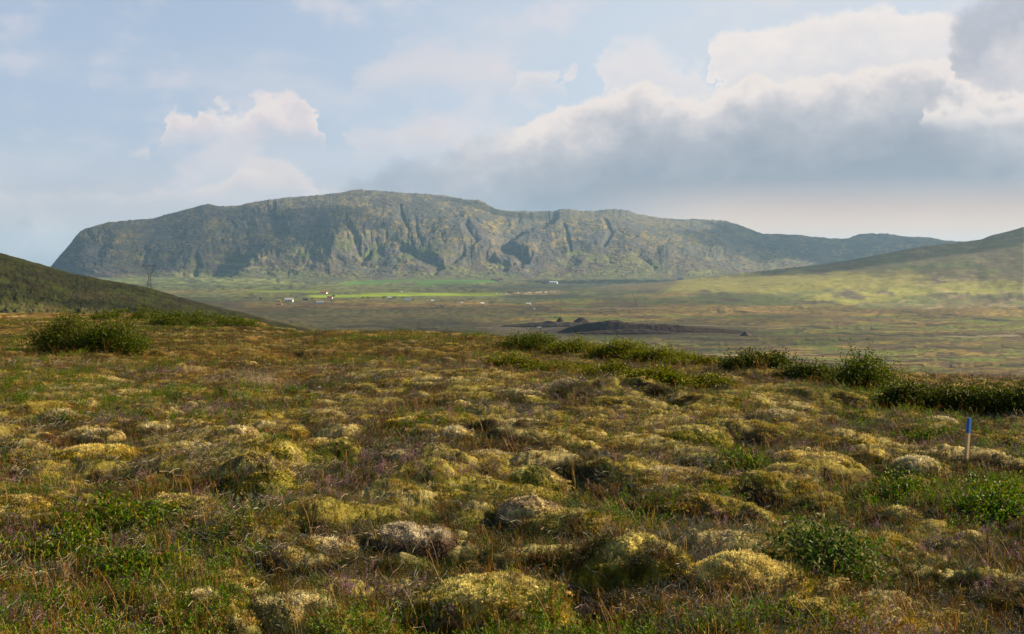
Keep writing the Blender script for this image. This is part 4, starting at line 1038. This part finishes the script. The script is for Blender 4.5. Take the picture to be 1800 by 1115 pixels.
m, nt, out = nodes('cloud water'); b = N(nt, 'ShaderNodeBsdfDiffuse'); b.inputs[0].default_value = (.9, .9, .9, 1)
tr = N(nt, 'ShaderNodeBsdfTranslucent'); tr.inputs[0].default_value = (.9, .9, .9, 1); ms = N(nt, 'ShaderNodeMixShader'); ms.inputs[0].default_value = .4
nt.links.new(b.outputs[0], ms.inputs[1]); nt.links.new(tr.outputs[0], ms.inputs[2]); tp = N(nt, 'ShaderNodeBsdfTransparent'); m2 = N(nt, 'ShaderNodeMixShader'); m2.inputs[0].default_value = .6
nt.links.new(ms.outputs[0], m2.inputs[1]); nt.links.new(tp.outputs[0], m2.inputs[2]); nt.links.new(m2.outputs[0], out.inputs[0]); M_shade_cloud = m
def shade_cloud(tx, ty, tz, ax, ay, L, seed, th=None):  # unseen clouds added out of frame, up the sun's ray, to shade the land
    c = np.array([tx, ty, tz])+SUN*L
    V = lump((ax, ay, th or min(ax, ay)*.18), seed, .55, 1.6)
    o = mesh_obj('shade_cloud', V, F0, M_shade_cloud, loc=tuple(c)); tag(o, kind='structure'); return o
CL = [(-2350, 7700, 120, 1250, 650, 9000, 707), (-150, 440, -5, 190, 120, 1900, 701), (2250, 4700, 60, 1050, 560, 5500, 703), (2700, 9700, 150, 1600, 1300, 9000, 704), (3000, 10200, 150, 1500, 1500, 9800, 708), (1900, 9000, 250, 500, 500, 9400, 709), (-120, 9400, 380, 520, 330, 9000, 705), (620, 5700, -85, 520, 420, 6500, 706)]
for a_ in CL: shade_cloud(*a_)

sl = bpy.data.lights.new('sun', 'SUN'); sl.energy = 5.0; sl.angle = math.radians(.55); sl.color = (1, .78, .46)
so = bpy.data.objects.new('sun', sl); C.objects.link(so)
so.rotation_euler = Vector(SUN).to_track_quat('Z', 'Y').to_euler()

W = bpy.data.worlds.new('World'); S.world = W; W.use_nodes = True; nt = W.node_tree; nt.nodes.clear()
wo = nt.nodes.new('ShaderNodeOutputWorld'); bg = nt.nodes.new('ShaderNodeBackground'); bg.inputs[1].default_value = BGS
nt.links.new(bg.outputs[0], wo.inputs[0])
sky = nt.nodes.new('ShaderNodeTexSky'); sky.sky_type = 'NISHITA'; sky.sun_disc = False; sky.sun_elevation = SUN_EL; sky.sun_rotation = SUN_AZ; sky.dust_density = 1.5
tc = nt.nodes.new('ShaderNodeTexCoord'); sx = nt.nodes.new('ShaderNodeSeparateXYZ'); nt.links.new(tc.outputs['Generated'], sx.inputs[0])
az = mth(nt, 'ARCTAN2', sx.outputs[0], sx.outputs[1]); el = mth(nt, 'ARCSINE', sx.outputs[2])
# angular coordinates in degrees-like units: 1 unit = 100 photo pixels near the view axis
QA = mth(nt, 'MULTIPLY', az, F/100); QE = mth(nt, 'MULTIPLY', el, F/100)
cb = nt.nodes.new('ShaderNodeCombineXYZ'); nt.links.new(QA, cb.inputs[0]); nt.links.new(QE, cb.inputs[1])
def noise(scale, detail, sxy=(1, 1), off=0, rough=.55, dist=0.):
    mp = nt.nodes.new('ShaderNodeMapping'); mp.inputs['Scale'].default_value = (sxy[0], sxy[1], 1); mp.inputs['Location'].default_value = (off, off*.7, off*.3)
    nt.links.new(cb.outputs[0], mp.inputs[0])
    n = nt.nodes.new('ShaderNodeTexNoise'); n.inputs['Scale'].default_value = scale; n.inputs['Detail'].default_value = detail; n.inputs['Roughness'].default_value = rough; n.inputs['Distortion'].default_value = dist
    nt.links.new(mp.outputs[0], n.inputs['Vector']); return n.outputs[0]
GAIN = 2**EXPO
def lin(v): v /= 255; return v/12.92 if v <= .04045 else ((v+.055)/1.055)**2.4
def skc(r, g, b):
    r, g, b = r*1.018, g*.99, b*.953
    return tuple(lin(v)/GAIN/BGS for v in (r, g, b))
def A_(px): return math.atan((px-900)/F)*F/100
def E_(py): return math.atan((HOR-py)/F)*F/100
n_big = noise(.55, 5, (1, 1.5), 3.1); n_puff = noise(1.7, 7, (1, 1.25), 9.4, .58); n_soft = noise(.35, 4, (.8, 2.2), 21.0)
n_mid = noise(.9, 6, (1, 1.4), 14.2)
def mixc(f, a, b):
    n = nt.nodes.new('ShaderNodeMix'); n.data_type = 'RGBA'
    nt.links.new(f, n.inputs[0])
    for i, v in ((6, a), (7, b)):
        if isinstance(v, tuple): n.inputs[i].default_value = (*v, 1)
        else: nt.links.new(v, n.inputs[i])
    return n.outputs[2]
def smooth(x, a, b):
    n = nt.nodes.new('ShaderNodeMapRange'); n.interpolation_type = 'SMOOTHSTEP'; n.inputs[1].default_value = a; n.inputs[2].default_value = b
    nt.links.new(x, n.inputs[0]); return n.outputs[0]
QAw = mth(nt, 'ADD', QA, mth(nt, 'ADD', mth(nt, 'MULTIPLY', mth(nt, 'SUBTRACT', noise(1.1, 6, (1, 1), 33.), .5), 1.5), mth(nt, 'MULTIPLY', mth(nt, 'SUBTRACT', noise(2.6, 6, (1, 1), 41.), .5), .7)))
def curve(pts, lo=-4., hi=6.):
    """piecewise outline height QE as a function of QA"""
    n = nt.nodes.new('ShaderNodeFloatCurve'); cm = n.mapping; c_ = cm.curves[0]
    P = [((A_(x)+12)/24, (E_(y)-lo)/(hi-lo)) for x, y in pts]
    c_.points[0].location = (0, P[0][1]); c_.points[1].location = (1, P[-1][1])
    for q in P: c_.points.new(*q)
    cm.update()
    nt.links.new(mth(nt, 'MULTIPLY_ADD', QAw, 1/24, .5, clamp=True), n.inputs['Value'])
    return mth(nt, 'MULTIPLY_ADD', n.outputs[0], hi-lo, lo)
def bank(under, pts, amp, soft, ramp, bottom=None, opac=1.0, puff=.35, nz=None, wob=.5, dull=None):
    """sky bank whose billowed top edge follows pts; ramp gives colour by depth (units of 100 px) below that edge"""
    T = curve(pts)
    T = mth(nt, 'ADD', T, mth(nt, 'MULTIPLY', mth(nt, 'SUBTRACT', nz or n_puff, .5), amp*2.4))
    T = mth(nt, 'ADD', T, mth(nt, 'MULTIPLY', mth(nt, 'SUBTRACT', n_mid, .5), amp*wob*2))
    s = mth(nt, 'SUBTRACT', T, QE)
    a = mth(nt, 'MULTIPLY', smooth(s, -.02, soft*1.6), opac)
    a = mth(nt, 'MULTIPLY', a, smooth(mth(nt, 'ADD', mth(nt, 'MULTIPLY', s, 1.1), n_puff), .34, .72))
    if bottom is not None:
        bq = mth(nt, 'ADD', QE, mth(nt, 'MULTIPLY', mth(nt, 'SUBTRACT', n_mid, .5), .5))
        a = mth(nt, 'MULTIPLY', a, smooth(bq, E_(bottom[1]), E_(bottom[0])))
    rp = nt.nodes.new('ShaderNodeValToRGB'); D = ramp[-1][0]
    for k, (d, c_) in enumerate(ramp):
        e = rp.color_ramp.elements[k] if k < 2 else rp.color_ramp.elements.new(d/D)
        e.position = d/D; e.color = (*skc(*c_), 1)
    sp_ = mth(nt, 'ADD', s, mth(nt, 'MULTIPLY', mth(nt, 'SUBTRACT', n_puff, .5), puff*2))
    nt.links.new(mth(nt, 'DIVIDE', sp_, D, clamp=True), rp.inputs[0])
    cc_ = rp.outputs[0]
    if dull:
        f = smooth(mth(nt, 'ADD', QA, mth(nt, 'MULTIPLY', mth(nt, 'SUBTRACT', n_mid, .5), 3)), A_(dull[1]), A_(dull[0])); f = mth(nt, 'SUBTRACT', 1, f) if False else f
        cc_ = mixc(f, cc_, skc(*dull[2])); a = mth(nt, 'MULTIPLY', a, mth(nt, 'SUBTRACT', 1, mth(nt, 'MULTIPLY', f, mth(nt, 'SUBTRACT', 1, smooth(s, 0, .55)))))
    return mixc(a, under, cc_)
fr = mth(nt, 'MULTIPLY', smooth(sx.outputs[1], -.2, .5), 1.0)            # cloud field lies ahead of the camera
c0 = mixc(mth(nt, 'MULTIPLY', smooth(QE, 12, 2), .75), sky.outputs[0], skc(178, 199, 234))
c0 = mixc(mth(nt, 'MULTIPLY', smooth(QA, -6, 5), smooth(QE, 14, 3)), c0, skc(205, 220, 240))
c0 = mixc(mth(nt, 'MULTIPLY', smooth(QE, 2.4, -.2), .85), c0, skc(208, 206, 214))
c0 = mixc(mth(nt, 'MULTIPLY', smooth(n_soft, .42, .72), .55), c0, skc(214, 219, 234))
c0 = mixc(mth(nt, 'MULTIPLY', smooth(n_big, .5, .72), .55), c0, skc(226, 224, 234))
OFF = 330
# soft pink-white cloud top centre
c0 = bank(c0, [(560, OFF), (610, 120), (680, 65), (790, 55), (870, 75), (930, 120), (990, OFF)], .35, .5, [(0, (224, 224, 234)), (.4, (226, 222, 230)), (1.2, (212, 216, 230))], (110, 190), .75)
c0 = bank(c0, [(1000, OFF), (1050, 120), (1110, 55), (1170, 75), (1240, 110), (1290, OFF)], .4, .3, [(0, (236, 235, 240)), (.5, (226, 226, 236)), (1.4, (208, 216, 232))], (140, 230), .85)
# upper right bright bank
c0 = bank(c0, [(1200, OFF), (1270, 70), (1320, 50), (1400, 48), (1480, 28), (1560, 30), (1640, 34), (1690, 60), (1740, OFF)], .32, .14, [(0, (247, 242, 240)), (.3, (235, 233, 238)), (.9, (218, 221, 233)), (1.8, (206, 214, 228))], (120, 260), .97)
c0 = bank(c0, [(1560, OFF), (1630, 110), (1690, 0), (1760, -40), (1900, -60), (2300, -80)], .7, .7, [(0, (210, 212, 224)), (.4, (174, 181, 200)), (1.1, (180, 187, 205)), (2.2, (214, 214, 224))], None, .95, .5)
# middle distance left cumulus
c0 = bank(c0, [(270, OFF), (300, 208), (325, 200), (345, 215), (365, 195), (400, 180), (440, 188), (460, 170), (500, 163), (530, 172), (548, 210), (575, OFF)], .34, .10, [(0, (240, 235, 237)), (.35, (226, 221, 230)), (.9, (203, 208, 225))], (215, 285), .92, .8)
c0 = bank(c0, [(590, OFF), (620, 215), (680, 205), (740, 190), (800, 205), (840, 235), (870, OFF)], .4, .3, [(0, (224, 222, 231)), (.5, (215, 215, 227)), (1., (200, 208, 224))], (235, 300), .8, .4)
c0 = bank(c0, [(330, OFF), (380, 320), (440, 285), (500, 287), (545, 305), (580, OFF)], .28, .15, [(0, (236, 230, 232)), (.3, (222, 219, 227)), (.8, (200, 207, 222))], (320, 380), .85, .3)
c0 = bank(c0, [(190, OFF), (225, 265), (255, 262), (280, OFF)], .2, .12, [(0, (226, 222, 230)), (.4, (206, 211, 226))], (268, 290), .8, .3)
c0 = bank(c0, [(880, OFF), (910, 130), (950, 108), (985, 106), (1000, 130), (1020, OFF)], .35, .15, [(0, (234, 232, 238)), (.5, (215, 219, 232)), (.9, (205, 214, 230))], (140, 190), .85, .4)
# the long bank over the mountain
c0 = bank(c0, [(300, 900), (470, 420), (560, 345), (680, 275), (800, 250), (880, 225), (930, 205), (985, 185), (1040, 172), (1085, 148), (1130, 140), (1200, 160), (1270, 150), (1325, 127), (1400, 135), (1480, 132), (1560, 118), (1625, 108), (1700, 150), (1900, 190), (2300, 220)], .30, .10,
          [(0, (245, 238, 235)), (.25, (233, 229, 233)), (.6, (200, 203, 215)), (1.05, (170, 179, 197)), (1.7, (146, 158, 179)), (2.6, (150, 161, 182)), (3.2, (184, 183, 191)), (4.2, (200, 195, 198))], None, .97, .30, dull=(700, 960, (168, 180, 201)))
c0 = bank(c0, [(1600, OFF), (1630, 195), (1660, 190), (1700, 186), (1725, 205), (1750, 215), (1800, 205), (1900, 200), (2000, OFF)], .22, .10, [(0, (246, 241, 240)), (.22, (232, 229, 233)), (.6, (205, 209, 221))], (212, 245), .92, .25)
c0 = mixc(mth(nt, 'MULTIPLY', mth(nt, 'MULTIPLY', smooth(QE, 1.55, .5), smooth(QA, .5, 4)), .9), c0, skc(238, 212, 196))
fin = mixc(fr, sky.outputs[0], c0)
nt.links.new(fin, bg.inputs[0])

# ------------------------------------------------------------------ render settings
S.view_settings.view_transform = 'Standard'; S.view_settings.look = 'None'; S.view_settings.exposure = EXPO; S.view_settings.gamma = 1
S.view_settings.use_curve_mapping = False
S.cycles.volume_bounces = 1; S.cycles.max_bounces = 6; S.cycles.diffuse_bounces = 3; S.cycles.transmission_bounces = 3
S.cycles.use_denoising = True; S.cycles.denoiser = 'OPENIMAGEDENOISE'; S.cycles.denoising_prefilter = 'ACCURATE'; S.cycles.sample_clamp_indirect = 4.0
